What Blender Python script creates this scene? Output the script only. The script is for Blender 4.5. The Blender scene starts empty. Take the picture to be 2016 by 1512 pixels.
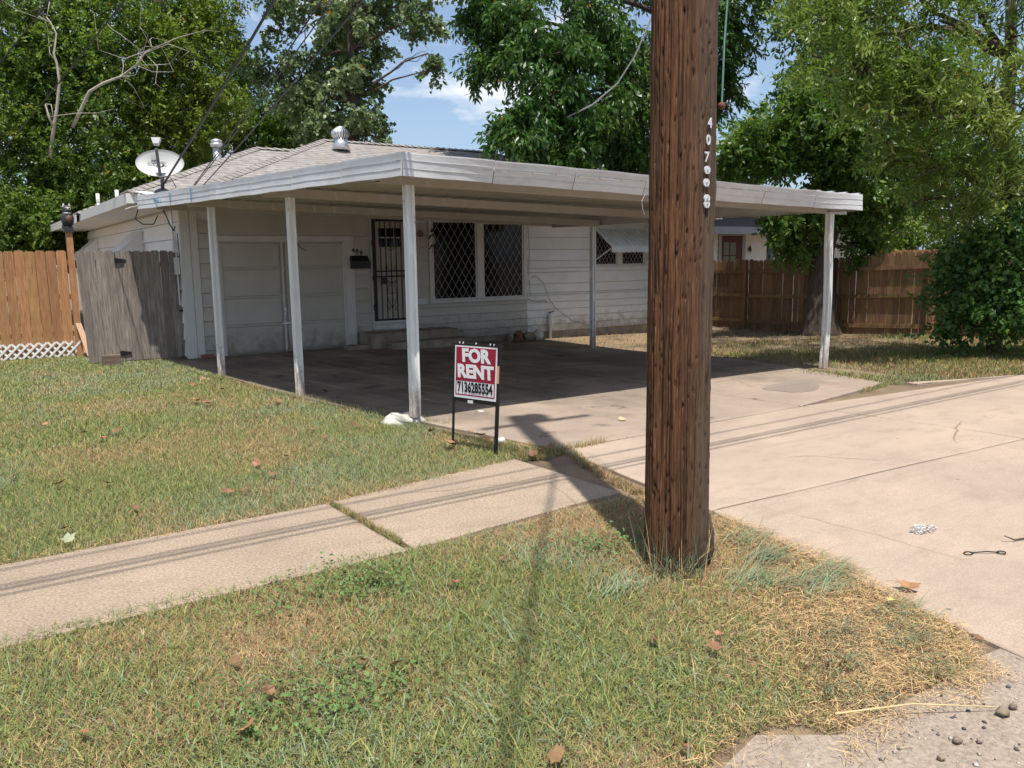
import bpy, math, random
import numpy as np
from mathutils import Vector, Matrix, Quaternion

S = bpy.context.scene
COL = S.collection
R = math.radians
rnd = random.Random(7)
rng = np.random.default_rng(11)
V3 = lambda a: np.array(a, float)

# World axes: x runs along the house front, y goes back into the lot, z up. Origin: front left corner of the house.
# ------------------------------------------------------------------ camera
FPX = 1610.0
CAM = V3((-3.207, -14.519, 1.6))
YAW, PITCH, ROLL = R(34.0), math.atan(246.0 / FPX), 0.0135
_f0 = V3((math.sin(YAW), math.cos(YAW), 0)); _r0 = V3((math.cos(YAW), -math.sin(YAW), 0)); _z = V3((0, 0, 1))
FWD = _f0 * math.cos(PITCH) - _z * math.sin(PITCH)
_u0 = _f0 * math.sin(PITCH) + _z * math.cos(PITCH)
RIGHT = _r0 * math.cos(ROLL) - _u0 * math.sin(ROLL)
UP = _u0 * math.cos(ROLL) + _r0 * math.sin(ROLL)
cd = bpy.data.cameras.new("camera"); cam = bpy.data.objects.new("camera", cd); COL.objects.link(cam)
cd.sensor_width = 36.0; cd.sensor_fit = 'HORIZONTAL'; cd.lens = 36.0 * FPX / 2016.0
cd.clip_start = 0.05; cd.clip_end = 3000.0
M = Matrix.Identity(4)
for i in range(3):
    M[i][0], M[i][1], M[i][2], M[i][3] = RIGHT[i], UP[i], -FWD[i], CAM[i]
cam.matrix_world = M
S.camera = cam

def at(px, py, d):
    """point seen at photo pixel (px,py), d metres ahead of the camera (used to survey the trees)"""
    v = FWD * FPX + RIGHT * (px - 1008) - UP * (py - 756)
    return CAM + v * d / float(v @ _f0)

# ------------------------------------------------------------------ sun, sky, exposure
SUN_EL = R(71.0); SUN_AZ = V3((-0.38, -0.925))
SUN_AZ /= np.linalg.norm(SUN_AZ)
sd = bpy.data.lights.new("sun", 'SUN'); sun = bpy.data.objects.new("sun", sd); COL.objects.link(sun)
sd.energy = 5.0; sd.angle = R(0.55); sd.color = (1.0, 0.945, 0.87)
sun_from = Vector((SUN_AZ[0] * math.cos(SUN_EL), SUN_AZ[1] * math.cos(SUN_EL), math.sin(SUN_EL)))
sun.rotation_euler = (-sun_from).to_track_quat('-Z', 'Y').to_euler()
sun.location = (-10, -30, 60)

W = bpy.data.worlds.new("World"); S.world = W; W.use_nodes = True
nt = W.node_tree; nt.nodes.clear()
def wn(t, **k):
    n = nt.nodes.new(t)
    for a, b in k.items(): setattr(n, a, b)
    return n
sky = wn('ShaderNodeTexSky', sky_type='NISHITA', sun_disc=False, sun_elevation=SUN_EL,
         sun_rotation=math.atan2(SUN_AZ[0], SUN_AZ[1]), air_density=1.0, dust_density=1.3, ozone_density=1.0)
tc = wn('ShaderNodeTexCoord')
mp = wn('ShaderNodeMapping'); mp.inputs['Scale'].default_value = (1.0, 1.0, 2.6); mp.inputs['Location'].default_value = (0.37, 0.9, 0.13)
nz = wn('ShaderNodeTexNoise'); nz.inputs['Scale'].default_value = 9.0; nz.inputs['Detail'].default_value = 8; nz.inputs['Roughness'].default_value = 0.55
rp = wn('ShaderNodeValToRGB'); rp.color_ramp.elements[0].position = 0.51; rp.color_ramp.elements[1].position = 0.68; rp.color_ramp.elements[1].color = (.92, .92, .92, 1)
mx = wn('ShaderNodeMixRGB'); mx.inputs['Color2'].default_value = (8.0, 8.2, 8.7, 1)
bg = wn('ShaderNodeBackground'); bg.inputs['Strength'].default_value = 0.105
out = wn('ShaderNodeOutputWorld')
L = nt.links.new
L(tc.outputs['Generated'], mp.inputs['Vector']); L(mp.outputs['Vector'], nz.inputs['Vector']); L(nz.outputs['Fac'], rp.inputs['Fac'])
sx_ = wn('ShaderNodeSeparateXYZ'); L(tc.outputs['Generated'], sx_.inputs[0])
hz = wn('ShaderNodeMapRange'); hz.inputs['From Min'].default_value = 0.0; hz.inputs['From Max'].default_value = 0.6; hz.inputs['To Min'].default_value = 0.45; hz.inputs['To Max'].default_value = 0.04; L(sx_.outputs['Z'], hz.inputs['Value'])
mh = wn('ShaderNodeMixRGB'); mh.inputs['Color2'].default_value = (4.3, 6.2, 9.0, 1); L(hz.outputs['Result'], mh.inputs['Fac']); L(sky.outputs['Color'], mh.inputs['Color1'])
L(rp.outputs['Color'], mx.inputs['Fac']); L(mh.outputs['Color'], mx.inputs['Color1']); L(mx.outputs['Color'], bg.inputs['Color']); L(bg.outputs['Background'], out.inputs['Surface'])

S.view_settings.view_transform = 'Standard'
try: S.view_settings.look = 'None'
except Exception: pass
S.view_settings.exposure = 0.30; S.view_settings.gamma = 1.0; S.view_settings.use_curve_mapping = False
S.render.engine = 'CYCLES'
S.cycles.max_bounces = 8; S.cycles.diffuse_bounces = 4; S.cycles.glossy_bounces = 2; S.cycles.transmission_bounces = 3; S.cycles.transparent_max_bounces = 4

# ------------------------------------------------------------------ materials
MATS = {}
def mat(name, col, rough=0.6, var=0.12, scale=4.0, stretch=(1, 1, 1), bump=0.0, bscale=60.0, metal=0.0, spec=0.4, rand=0.0,
        col2=None, ramp=(0.35, 0.7), stain=None, stain_scale=1.5, stain_ramp=(0.55, 0.75), detail=6, hue=0.0, foot=None):
    m = bpy.data.materials.new(name); m.use_nodes = True; t = m.node_tree; n = t.nodes; ln = t.links.new
    p = n['Principled BSDF']; p.inputs['Roughness'].default_value = rough; p.inputs['Metallic'].default_value = metal
    p.inputs['Specular IOR Level'].default_value = spec
    c = n.new('ShaderNodeTexCoord'); mpn = n.new('ShaderNodeMapping'); mpn.inputs['Scale'].default_value = stretch
    ln(c.outputs['Object'], mpn.inputs['Vector'])
    src = mpn.outputs['Vector']
    oi = n.new('ShaderNodeObjectInfo')
    if rand or hue:
        ad = n.new('ShaderNodeVectorMath'); ad.operation = 'ADD'
        sc = n.new('ShaderNodeVectorMath'); sc.operation = 'SCALE'; sc.inputs[3].default_value = 37.0
        cx = n.new('ShaderNodeCombineXYZ'); 
        for i in range(3): ln(oi.outputs['Random'], cx.inputs[i])
        ln(cx.outputs[0], sc.inputs[0]); ln(src, ad.inputs[0]); ln(sc.outputs[0], ad.inputs[1]); src = ad.outputs[0]
    a = n.new('ShaderNodeTexNoise'); a.inputs['Scale'].default_value = scale; a.inputs['Detail'].default_value = detail; a.inputs['Roughness'].default_value = 0.6
    ln(src, a.inputs['Vector'])
    r = n.new('ShaderNodeValToRGB'); e = r.color_ramp.elements
    e[0].position, e[1].position = ramp
    c1 = [x * (1 - var) for x in col]; c2 = [min(1, x * (1 + var)) for x in col] if col2 is None else list(col2)
    if col2 is not None: c1 = list(col)
    e[0].color = (*c1, 1); e[1].color = (*c2, 1)
    ln(a.outputs['Fac'], r.inputs['Fac']); cur = r.outputs['Color']
    if stain:
        b = n.new('ShaderNodeTexNoise'); b.inputs['Scale'].default_value = stain_scale; b.inputs['Detail'].default_value = 7; b.inputs['Roughness'].default_value = 0.65
        ln(src, b.inputs['Vector'])
        r2 = n.new('ShaderNodeValToRGB'); r2.color_ramp.elements[0].position, r2.color_ramp.elements[1].position = stain_ramp
        ln(b.outputs['Fac'], r2.inputs['Fac'])
        x = n.new('ShaderNodeMixRGB'); x.inputs['Color2'].default_value = (*stain, 1)
        ln(r2.outputs['Color'], x.inputs['Fac']); ln(cur, x.inputs['Color1']); cur = x.outputs['Color']
    if rand or hue:
        h = n.new('ShaderNodeHueSaturation')
        mr = n.new('ShaderNodeMapRange'); mr.inputs['To Min'].default_value = 1 - rand; mr.inputs['To Max'].default_value = 1 + rand
        ln(oi.outputs['Random'], mr.inputs['Value']); ln(mr.outputs['Result'], h.inputs['Value'])
        if hue:
            wn2 = n.new('ShaderNodeTexWhiteNoise'); wn2.noise_dimensions = '1D'; ln(oi.outputs['Random'], wn2.inputs['W'])
            m2 = n.new('ShaderNodeMapRange'); m2.inputs['To Min'].default_value = 0.5 - hue; m2.inputs['To Max'].default_value = 0.5 + hue
            ln(wn2.outputs['Value'], m2.inputs['Value']); ln(m2.outputs['Result'], h.inputs['Hue'])
        ln(cur, h.inputs['Color']); cur = h.outputs['Color']
    if foot:                                  # splash dirt and rust that climbs from the ground: colour, height
        sz_ = n.new('ShaderNodeSeparateXYZ'); ln(c.outputs['Object'], sz_.inputs[0]); q1 = n.new('ShaderNodeMapRange')
        q1.inputs['From Min'].default_value = 0.0; q1.inputs['From Max'].default_value = foot[1]; q1.inputs['To Min'].default_value = 0.42; q1.inputs['To Max'].default_value = 0.0; ln(sz_.outputs['Z'], q1.inputs['Value'])
        b = n.new('ShaderNodeTexNoise'); b.inputs['Scale'].default_value = foot[2]; b.inputs['Detail'].default_value = 8; b.inputs['Roughness'].default_value = .7; ln(src, b.inputs['Vector'])
        ad2 = n.new('ShaderNodeMath'); ad2.operation = 'ADD'; ln(q1.outputs[0], ad2.inputs[0]); ln(b.outputs['Fac'], ad2.inputs[1])
        r4 = n.new('ShaderNodeValToRGB'); r4.color_ramp.elements[0].position = .66; r4.color_ramp.elements[1].position = .92; r4.color_ramp.elements[1].color = (.8, .8, .8, 1); ln(ad2.outputs[0], r4.inputs['Fac'])
        x = n.new('ShaderNodeMixRGB'); x.inputs['Color2'].default_value = (*foot[0], 1); ln(r4.outputs['Color'], x.inputs['Fac']); ln(cur, x.inputs['Color1']); cur = x.outputs['Color']
    ln(cur, p.inputs['Base Color'])
    if bump:
        b = n.new('ShaderNodeTexNoise'); b.inputs['Scale'].default_value = bscale; b.inputs['Detail'].default_value = 4
        ln(src, b.inputs['Vector'])
        bn = n.new('ShaderNodeBump'); bn.inputs['Strength'].default_value = bump; bn.inputs['Distance'].default_value = 0.01
        ln(b.outputs['Fac'], bn.inputs['Height']); ln(bn.outputs['Normal'], p.inputs['Normal'])
    MATS[name] = m
    return m

def concrete(name, col, stain, speck=0.25, big=0.6, oil_shade=None, coarse=90, seed=0.0):
    m = bpy.data.materials.new(name); m.use_nodes = True; t = m.node_tree; n = t.nodes; ln = t.links.new
    p = n['Principled BSDF']; p.inputs['Roughness'].default_value = 0.85; p.inputs['Specular IOR Level'].default_value = 0.25
    c = n.new('ShaderNodeTexCoord'); mp_ = n.new('ShaderNodeMapping'); mp_.inputs['Location'].default_value = (seed, seed * 2, 0); ln(c.outputs['Object'], mp_.inputs[0]); src = mp_.outputs[0]
    def noise(s, d=6, rr=0.6, st=None):
        a = n.new('ShaderNodeTexNoise'); a.inputs['Scale'].default_value = s; a.inputs['Detail'].default_value = d; a.inputs['Roughness'].default_value = rr
        if st:
            q = n.new('ShaderNodeMapping'); q.inputs['Scale'].default_value = st; ln(src, q.inputs[0]); ln(q.outputs[0], a.inputs['Vector'])
        else: ln(src, a.inputs['Vector'])
        return a.outputs['Fac']
    def ramp(f, a, b, ca=(0, 0, 0, 1), cb=(1, 1, 1, 1)):
        r = n.new('ShaderNodeValToRGB'); r.color_ramp.elements[0].position = a; r.color_ramp.elements[1].position = b
        r.color_ramp.elements[0].color = ca; r.color_ramp.elements[1].color = cb; ln(f, r.inputs['Fac']); return r.outputs['Color']
    def mix(f, c1, c2, mode='MIX'):
        x = n.new('ShaderNodeMixRGB'); x.blend_type = mode
        for sck, v in ((0, f), (1, c1), (2, c2)):
            if isinstance(v, (int, float)): x.inputs[sck].default_value = v
            elif isinstance(v, tuple): x.inputs[sck].default_value = v
            else: ln(v, x.inputs[sck])
        return x.outputs[0]
    base = mix(ramp(noise(0.9, 8, 0.65), 0.3, 0.72), (*[x * (1 + .06) for x in col], 1), (*stain, 1))
    base = mix(ramp(noise(2.6, 9, 0.7, (1, 2.2, 1)), 0.5, 0.78), base, (*[x * big for x in col], 1))
    base = mix(0.8, base, ramp(noise(coarse, 3, 0.7), 0.3, 0.7, (1 - speck, 1 - speck, 1 - speck, 1), (1 + speck * .5,) * 3 + (1,)), 'MULTIPLY')
    base = mix(ramp(noise(coarse * 2.2, 1, 0.5), 0.66, 0.74), base, (*[x * .45 for x in col], 1))
    v = n.new('ShaderNodeTexVoronoi'); v.inputs['Scale'].default_value = 3.2; ln(src, v.inputs['Vector'])
    base = mix(ramp(v.outputs['Distance'], 0.03, 0.055, (.8, .8, .8, 1), (0, 0, 0, 1)), base, (*[x * .4 for x in col], 1))
    vd = n.new('ShaderNodeTexVoronoi'); vd.feature = 'DISTANCE_TO_EDGE'; vd.inputs['Scale'].default_value = .42
    vm = n.new('ShaderNodeMixRGB'); vm.inputs[0].default_value = .16; ln(src, vm.inputs[1]); nc_ = n.new('ShaderNodeTexNoise'); nc_.inputs['Scale'].default_value = 3; nc_.inputs['Detail'].default_value = 8; ln(src, nc_.inputs['Vector']); ln(nc_.outputs['Color'], vm.inputs[2]); ln(vm.outputs[0], vd.inputs['Vector'])
    ck = n.new('ShaderNodeMath'); ck.operation = 'MULTIPLY'; ln(ramp(vd.outputs['Distance'], .0015, .004, (1, 1, 1, 1), (0, 0, 0, 1)), ck.inputs[0]); ln(ramp(noise(.5, 3, .5), .5, .6), ck.inputs[1])
    base = mix(ck.outputs[0], base, (*[x * .35 for x in col], 1))
    base = mix(ramp(noise(1.1, 5, .6, (.25, 3.0, 1)), .60, .74, (0, 0, 0, 1), (.55, .55, .55, 1)), base, (*[x * .62 for x in col], 1))
    if oil_shade:
        sy = n.new('ShaderNodeSeparateXYZ'); ln(c.outputs['Object'], sy.inputs[0]); my = n.new('ShaderNodeMapRange')  # carport shade put into the floor colour, mixed with oil stains
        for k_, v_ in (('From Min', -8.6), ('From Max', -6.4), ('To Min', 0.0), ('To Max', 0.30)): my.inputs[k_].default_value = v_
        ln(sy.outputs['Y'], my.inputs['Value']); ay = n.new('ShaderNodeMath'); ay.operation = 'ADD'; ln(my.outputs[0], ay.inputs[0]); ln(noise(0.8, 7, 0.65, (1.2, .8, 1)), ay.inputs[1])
        base = mix(ramp(ay.outputs[0], 0.58, 0.86), base, (*oil_shade, 1))
        base = mix(ramp(noise(1.9, 7, 0.7), 0.6, 0.72), base, (*[x * .4 for x in oil_shade], 1))
    ln(base, p.inputs['Base Color'])
    bn = n.new('ShaderNodeBump'); bn.inputs['Strength'].default_value = 0.35; bn.inputs['Distance'].default_value = 0.006
    ln(noise(coarse * 1.3, 4, 0.7), bn.inputs['Height']); ln(bn.outputs['Normal'], p.inputs['Normal'])
    return m

def leafmat(name, dark, mid, light, odd=(0.32, 0.16, 0.03), trans=0.35, rough=0.45):
    m = bpy.data.materials.new(name); m.use_nodes = True; t = m.node_tree; n = t.nodes; ln = t.links.new
    p = n['Principled BSDF']; p.inputs['Roughness'].default_value = rough; p.inputs['Specular IOR Level'].default_value = 0.45
    a = n.new('ShaderNodeAttribute'); a.attribute_name = 'tint'
    r = n.new('ShaderNodeValToRGB'); r.color_ramp.elements[0].color = (*dark, 1); r.color_ramp.elements[1].position = 0.95; r.color_ramp.elements[1].color = (*light, 1)
    e = r.color_ramp.elements.new(0.5); e.color = (*mid, 1); e = r.color_ramp.elements.new(0.985); e.color = (*odd, 1)
    ln(a.outputs['Fac'], r.inputs['Fac']); ln(r.outputs['Color'], p.inputs['Base Color'])
    tr = n.new('ShaderNodeBsdfTranslucent'); hs = n.new('ShaderNodeHueSaturation'); hs.inputs['Value'].default_value = 1.5; hs.inputs['Saturation'].default_value = 1.1
    ln(r.outputs['Color'], hs.inputs['Color']); ln(hs.outputs['Color'], tr.inputs['Color'])
    ms = n.new('ShaderNodeMixShader'); ms.inputs[0].default_value = trans
    ln(p.outputs[0], ms.inputs[1]); ln(tr.outputs[0], ms.inputs[2]); ln(ms.outputs[0], n['Material Output'].inputs['Surface'])
    return m

def attrmat(name, rough=0.7, trans=0.25):
    m = bpy.data.materials.new(name); m.use_nodes = True; t = m.node_tree; n = t.nodes; ln = t.links.new
    p = n['Principled BSDF']; p.inputs['Roughness'].default_value = rough; p.inputs['Specular IOR Level'].default_value = 0.25
    a = n.new('ShaderNodeAttribute'); a.attribute_name = 'tone'; ln(a.outputs['Color'], p.inputs['Base Color'])
    if trans:
        tr = n.new('ShaderNodeBsdfTranslucent'); ln(a.outputs['Color'], tr.inputs['Color'])
        ms = n.new('ShaderNodeMixShader'); ms.inputs[0].default_value = trans
        ln(p.outputs[0], ms.inputs[1]); ln(tr.outputs[0], ms.inputs[2]); ln(ms.outputs[0], n['Material Output'].inputs['Surface'])
    return m

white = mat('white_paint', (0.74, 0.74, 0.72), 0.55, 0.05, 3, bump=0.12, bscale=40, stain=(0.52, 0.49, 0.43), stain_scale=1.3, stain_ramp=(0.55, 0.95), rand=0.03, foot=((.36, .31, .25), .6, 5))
shade_white = mat('shade_toned_white_paint', (0.52, 0.495, 0.445), 0.6, 0.05, 2.5, bump=0.12, bscale=40, stain=(0.42, 0.385, 0.33), stain_scale=1.6, stain_ramp=(0.5, 0.95), rand=0.04, foot=((.26, .22, .175), .7, 5))  # white paint darkened for the carport shade, plus its stains and splash dirt
bright_w = mat('skylit_white_paint', (0.82, 0.82, 0.82), 0.5, 0.03, 3, bump=0.1, bscale=40, rand=0.02)  # white paint lightened to carry the sky light on the side wall
white_bare = mat('white_trim_paint', (0.64, 0.63, 0.60), 0.5, 0.05, 6, stain=(0.5, 0.47, 0.4), stain_scale=3, stain_ramp=(0.6, 0.9))
post_m = mat('chipped_white_metal', (0.76, 0.77, 0.76), 0.45, 0.05, 8, stain=(0.30, 0.21, 0.14), stain_scale=7, stain_ramp=(0.64, 0.74), stretch=(1, 1, .5), foot=((.30, .21, .145), .75, 18))
alum = mat('aluminium_fascia', (0.60, 0.61, 0.61), 0.42, 0.08, 3, stretch=(1, 1, 3), stain=(0.42, 0.39, 0.35), stain_scale=2.5, stain_ramp=(0.5, 0.85), spec=0.5, rand=0.03, bump=0.08, bscale=6)
ceil_m = mat('beige_painted_metal', (0.47, 0.44, 0.395), 0.6, 0.06, 3, stain=(0.45, 0.38, 0.3), stain_scale=1.2, stain_ramp=(0.5, 0.9), rand=0.03)
galv = mat('galvanised_metal', (0.62, 0.63, 0.64), 0.38, 0.15, 14, metal=0.75, spec=0.5)
galv_light = mat('bright_aluminium', (0.72, 0.72, 0.72), 0.4, 0.06, 8, metal=0.2)
galv_roof = mat('bare_roof_metal', (0.72, 0.73, 0.74), 0.4, 0.08, 6, metal=0.3)
black = mat('black_iron', (0.012, 0.012, 0.013), 0.5, 0.2, 20)
blackpl = mat('black_plastic', (0.02, 0.02, 0.022), 0.45, 0.2, 20)
glass = mat('dark_window_glass', (0.008, 0.008, 0.010), 0.08, 0.3, 2, spec=0.22)
grille_m = mat('grille_paint', (0.44, 0.42, 0.38), 0.5, 0.1, 10)
door_m = mat('cream_door_paint', (0.58, 0.54, 0.46), 0.5, 0.05, 3)
shing = mat('grey_shingles', (0.275, 0.255, 0.24), 0.95, 0.25, 7, bump=0.4, bscale=120, stain=(0.25, 0.22, 0.19), stain_scale=0.7, stain_ramp=(0.5, 0.8), stretch=(1, 1, 1))
shing_n = mat('brown_shingles', (0.28, 0.21, 0.17), 0.9, 0.25, 9, bump=0.4, bscale=100)
cedar = mat('stained_picket_wood', (0.30, 0.145, 0.060), 0.7, 0.3, 5, stretch=(9, 9, 0.9), col2=(0.47, 0.255, 0.115), bump=0.25, bscale=25, rand=0.13, hue=0.006, stain=(0.14, 0.07, 0.03), stain_scale=3.2, stain_ramp=(0.62, 0.72))
cedar_b = mat('brown_fence_wood', (0.175, 0.095, 0.047), 0.75, 0.3, 5, stretch=(9, 9, 0.9), col2=(0.29, 0.17, 0.083), bump=0.25, bscale=25, rand=0.24, hue=0.012, stain=(0.09, 0.045, 0.025), stain_scale=2.4, stain_ramp=(0.58, 0.75))
greyw = mat('weathered_grey_wood', (0.13, 0.11, 0.095), 0.85, 0.3, 5, stretch=(12, 12, 0.7), col2=(0.30, 0.26, 0.225), bump=0.5, bscale=18, rand=0.28, stain=(0.40, 0.36, 0.31), stain_scale=1.6, stain_ramp=(0.6, 0.75))
peach = mat('fresh_cut_board', (0.62, 0.40, 0.26), 0.7, 0.12, 5, stretch=(10, 10, 1))
blockw = mat('old_block_wood', (0.16, 0.115, 0.08), 0.85, 0.35, 5, stretch=(1.5, 10, 10), bump=0.4, bscale=20)
vinyl = mat('white_vinyl', (0.80, 0.80, 0.78), 0.45, 0.04, 5)
bark = mat('tree_bark', (0.055, 0.04, 0.030), 0.9, 0.4, 4, stretch=(6, 6, 1.2), bump=1.0, bscale=14, col2=(0.13, 0.10, 0.078))
bark_pale = mat('pale_bark', (0.30, 0.27, 0.23), 0.85, 0.3, 4, stretch=(5, 5, 1.5), bump=0.6, bscale=14, col2=(0.52, 0.48, 0.42))
soil = mat('dry_soil', (0.12, 0.085, 0.055), 0.95, 0.35, 1.3, col2=(0.27, 0.20, 0.125), bump=0.6, bscale=25, stain=(0.13, 0.12, 0.055), stain_scale=0.9, stain_ramp=(0.55, 0.75))
conc_drive = concrete('driveway_concrete', (0.45, 0.35, 0.27), (0.35, 0.28, 0.222), 0.34, 0.70, coarse=110)
conc_slab = concrete('carport_concrete', (0.37, 0.29, 0.225), (0.27, 0.22, 0.18), 0.18, 0.72, oil_shade=(0.15, 0.122, 0.096), coarse=100, seed=3.3)
conc_walk = concrete('sidewalk_concrete', (0.405, 0.315, 0.232), (0.315, 0.248, 0.185), 0.62, 0.72, coarse=70, seed=7.1)
conc_street = concrete('street_surface', (0.36, 0.295, 0.232), (0.30, 0.245, 0.195), 0.45, 0.72, coarse=55, seed=5.7)
conc_step = mat('step_concrete', (0.30, 0.255, 0.20), 0.9, 0.25, 5, bump=0.5, bscale=50, stain=(0.12, 0.10, 0.08), stain_scale=3, stain_ramp=(0.5, 0.8))
stone = mat('pale_stone', (0.55, 0.52, 0.46), 0.9, 0.2, 8, bump=0.6, bscale=40)
rock_m = mat('field_rock', (0.24, 0.19, 0.14), 0.9, 0.35, 6, bump=0.6, bscale=40, rand=0.2, hue=0.02)
brick_m = mat('red_brick', (0.24, 0.10, 0.07), 0.9, 0.3, 9, bump=0.5, bscale=60)
sign_red = mat('sign_red_print', (0.30, 0.012, 0.045), 0.4, 0.03, 3)
sign_white = mat('sign_white_print', (0.80, 0.80, 0.82), 0.4, 0.03, 3)
sign_black = mat('sign_black_print', (0.01, 0.01, 0.012), 0.4, 0.05, 3)
tape = mat('blue_tape', (0.12, 0.28, 0.46), 0.6, 0.15, 10)
dish_m = mat('dish_grey_white', (0.52, 0.53, 0.515), 0.4, 0.03, 4)
dish_d = mat('dish_dark_arm', (0.10, 0.10, 0.105), 0.5, 0.1, 8)
dish_p = mat('dish_print', (0.17, 0.17, 0.175), 0.5, 0.05, 8)
cable_m = mat('black_cable', (0.018, 0.017, 0.016), 0.6, 0.2, 8)
cable_w = mat('pale_cable', (0.42, 0.42, 0.40), 0.6, 0.1, 8)
copper = mat('green_ground_wire', (0.16, 0.30, 0.26), 0.6, 0.15, 8)
owl_d = mat('owl_dark_feathers', (0.035, 0.04, 0.05), 0.6, 0.6, 40, bump=0.4, bscale=60)
owl_w = mat('owl_pale_feathers', (0.48, 0.46, 0.42), 0.6, 0.3, 40)
owl_b = mat('owl_brown_feathers', (0.12, 0.06, 0.04), 0.6, 0.4, 40)
navy = mat('slate_blue_paint', (0.075, 0.085, 0.115), 0.5, 0.06, 3)
nb_grey = mat('grey_trim_paint', (0.34, 0.35, 0.37), 0.5, 0.05, 3)
nb_white = mat('neighbour_white_paint', (0.76, 0.75, 0.70), 0.55, 0.04, 3, rand=0.02)
nb_door = mat('red_brown_door', (0.10, 0.022, 0.014), 0.4, 0.1, 4, stretch=(8, 8, 1))
curtain = mat('grey_green_curtain', (0.20, 0.22, 0.18), 0.8, 0.1, 8)
deadleaf = mat('dead_leaf_brown', (0.20, 0.10, 0.05), 0.7, 0.25, 12, rand=0.3, hue=0.012, col2=(0.34, 0.19, 0.095))
paleleaf = mat('dead_leaf_pale', (0.56, 0.42, 0.26), 0.7, 0.15, 12, rand=0.1)
foil = mat('crumpled_foil_metal', (0.62, 0.61, 0.58), 0.4, 0.25, 30, metal=0.3)
paper = mat('white_paper', (0.75, 0.75, 0.73), 0.8, 0.05, 6)
straw_m = mat('straw_stalk', (0.55, 0.42, 0.22), 0.7, 0.2, 10)
rustm = mat('rusty_clay', (0.15, 0.055, 0.03), 0.8, 0.2, 12)
lf_oak = leafmat('elm_leaves', (0.045, 0.090, 0.015), (0.112, 0.188, 0.030), (0.225, 0.300, 0.053))
lf_oak2 = leafmat('elm_leaves_bright', (0.068, 0.115, 0.016), (0.149, 0.216, 0.032), (0.257, 0.311, 0.061))
lf_cot = leafmat('cottonwood_leaves', (0.07, 0.115, 0.045), (0.14, 0.20, 0.08), (0.30, 0.36, 0.19), rough=0.33)
lf_pec = leafmat('pecan_leaves', (0.023, 0.065, 0.014), (0.049, 0.111, 0.021), (0.117, 0.195, 0.039), rough=0.38, trans=0.3)
lf_mid = leafmat('ash_leaves', (0.039, 0.091, 0.016), (0.085, 0.163, 0.026), (0.182, 0.260, 0.052))
lf_wil = leafmat('willow_oak_leaves', (0.055, 0.11, 0.018), (0.125, 0.195, 0.034), (0.30, 0.36, 0.10), rough=0.38)
lf_bush = leafmat('vine_leaves', (0.036, 0.095, 0.024), (0.08, 0.17, 0.042), (0.18, 0.29, 0.065), odd=(0.25, 0.25, 0.04))
grass_m = attrmat('grass_blades')
clip_m = attrmat('dry_clippings', trans=0.1)

# ------------------------------------------------------------------ builders
WL = {}
class B:
    def __init__(s): s.v = []; s.f = []
    def add(s, vs, fs):
        o = len(s.v); s.v += [tuple(map(float, p)) for p in vs]; s.f += [tuple(i + o for i in q) for q in fs]; return s
    def box(s, a, b):
        (x0, y0, z0), (x1, y1, z1) = a, b
        return s.hexa([(x0, y0, z0), (x1, y0, z0), (x1, y1, z0), (x0, y1, z0)], [(x0, y0, z1), (x1, y0, z1), (x1, y1, z1), (x0, y1, z1)])
    def hexa(s, lo, hi):
        return s.add(list(lo) + list(hi), [(3, 2, 1, 0), (4, 5, 6, 7), (0, 1, 5, 4), (1, 2, 6, 5), (2, 3, 7, 6), (3, 0, 4, 7)])
    def bar(s, p, q, w, h, up=(0, 0, 1)):
        p, q = V3(p), V3(q); d = q - p; d /= np.linalg.norm(d); u = V3(up); r = np.cross(d, u); r /= np.linalg.norm(r); u = np.cross(r, d)
        c = lambda o: [o - r * w / 2 - u * h / 2, o + r * w / 2 - u * h / 2, o + r * w / 2 + u * h / 2, o - r * w / 2 + u * h / 2]
        return s.hexa(c(p), c(q))
    def tube(s, pts, rad, seg=8, cap=True):
        pts = [V3(p) for p in pts]; n = len(pts)
        if not hasattr(rad, '__len__'): rad = [rad] * n
        vs, fs = [], []
        ref = V3((0.31, 0.17, 0.93))
        for i, p in enumerate(pts):
            d = pts[min(i + 1, n - 1)] - pts[max(i - 1, 0)]; d = d / (np.linalg.norm(d) + 1e-9)
            a = np.cross(d, ref); l = np.linalg.norm(a)
            if l < 0.05: a = np.cross(d, V3((1, 0, 0))); l = np.linalg.norm(a)
            a /= l; b = np.cross(d, a)
            for k in range(seg):
                t = 2 * math.pi * k / seg; vs.append(p + (a * math.cos(t) + b * math.sin(t)) * rad[i])
        for i in range(n - 1):
            for k in range(seg):
                k2 = (k + 1) % seg; fs.append((i * seg + k, i * seg + k2, (i + 1) * seg + k2, (i + 1) * seg + k))
        if cap: fs += [tuple(range(seg))[::-1], tuple(range((n - 1) * seg, n * seg))]
        return s.add(vs, fs)
    def lathe(s, prof, c, seg=20, sx=1, sy=1):
        vs, fs = [], []
        for r, z in prof:
            for k in range(seg):
                t = 2 * math.pi * k / seg; vs.append((c[0] + r * sx * math.cos(t), c[1] + r * sy * math.sin(t), c[2] + z))
        for i in range(len(prof) - 1):
            for k in range(seg):
                k2 = (k + 1) % seg; fs.append((i * seg + k, i * seg + k2, (i + 1) * seg + k2, (i + 1) * seg + k))
        fs += [tuple(range(seg))[::-1], tuple(range((len(prof) - 1) * seg, len(prof) * seg))]
        return s.add(vs, fs)
    def prism(s, poly, z0, z1):
        n = len(poly)
        return s.add([(x, y, z0) for x, y in poly] + [(x, y, z1) for x, y in poly],
                     [tuple(range(n))[::-1], tuple(range(n, 2 * n))] + [(i, (i + 1) % n, n + (i + 1) % n, n + i) for i in range(n)])

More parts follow.
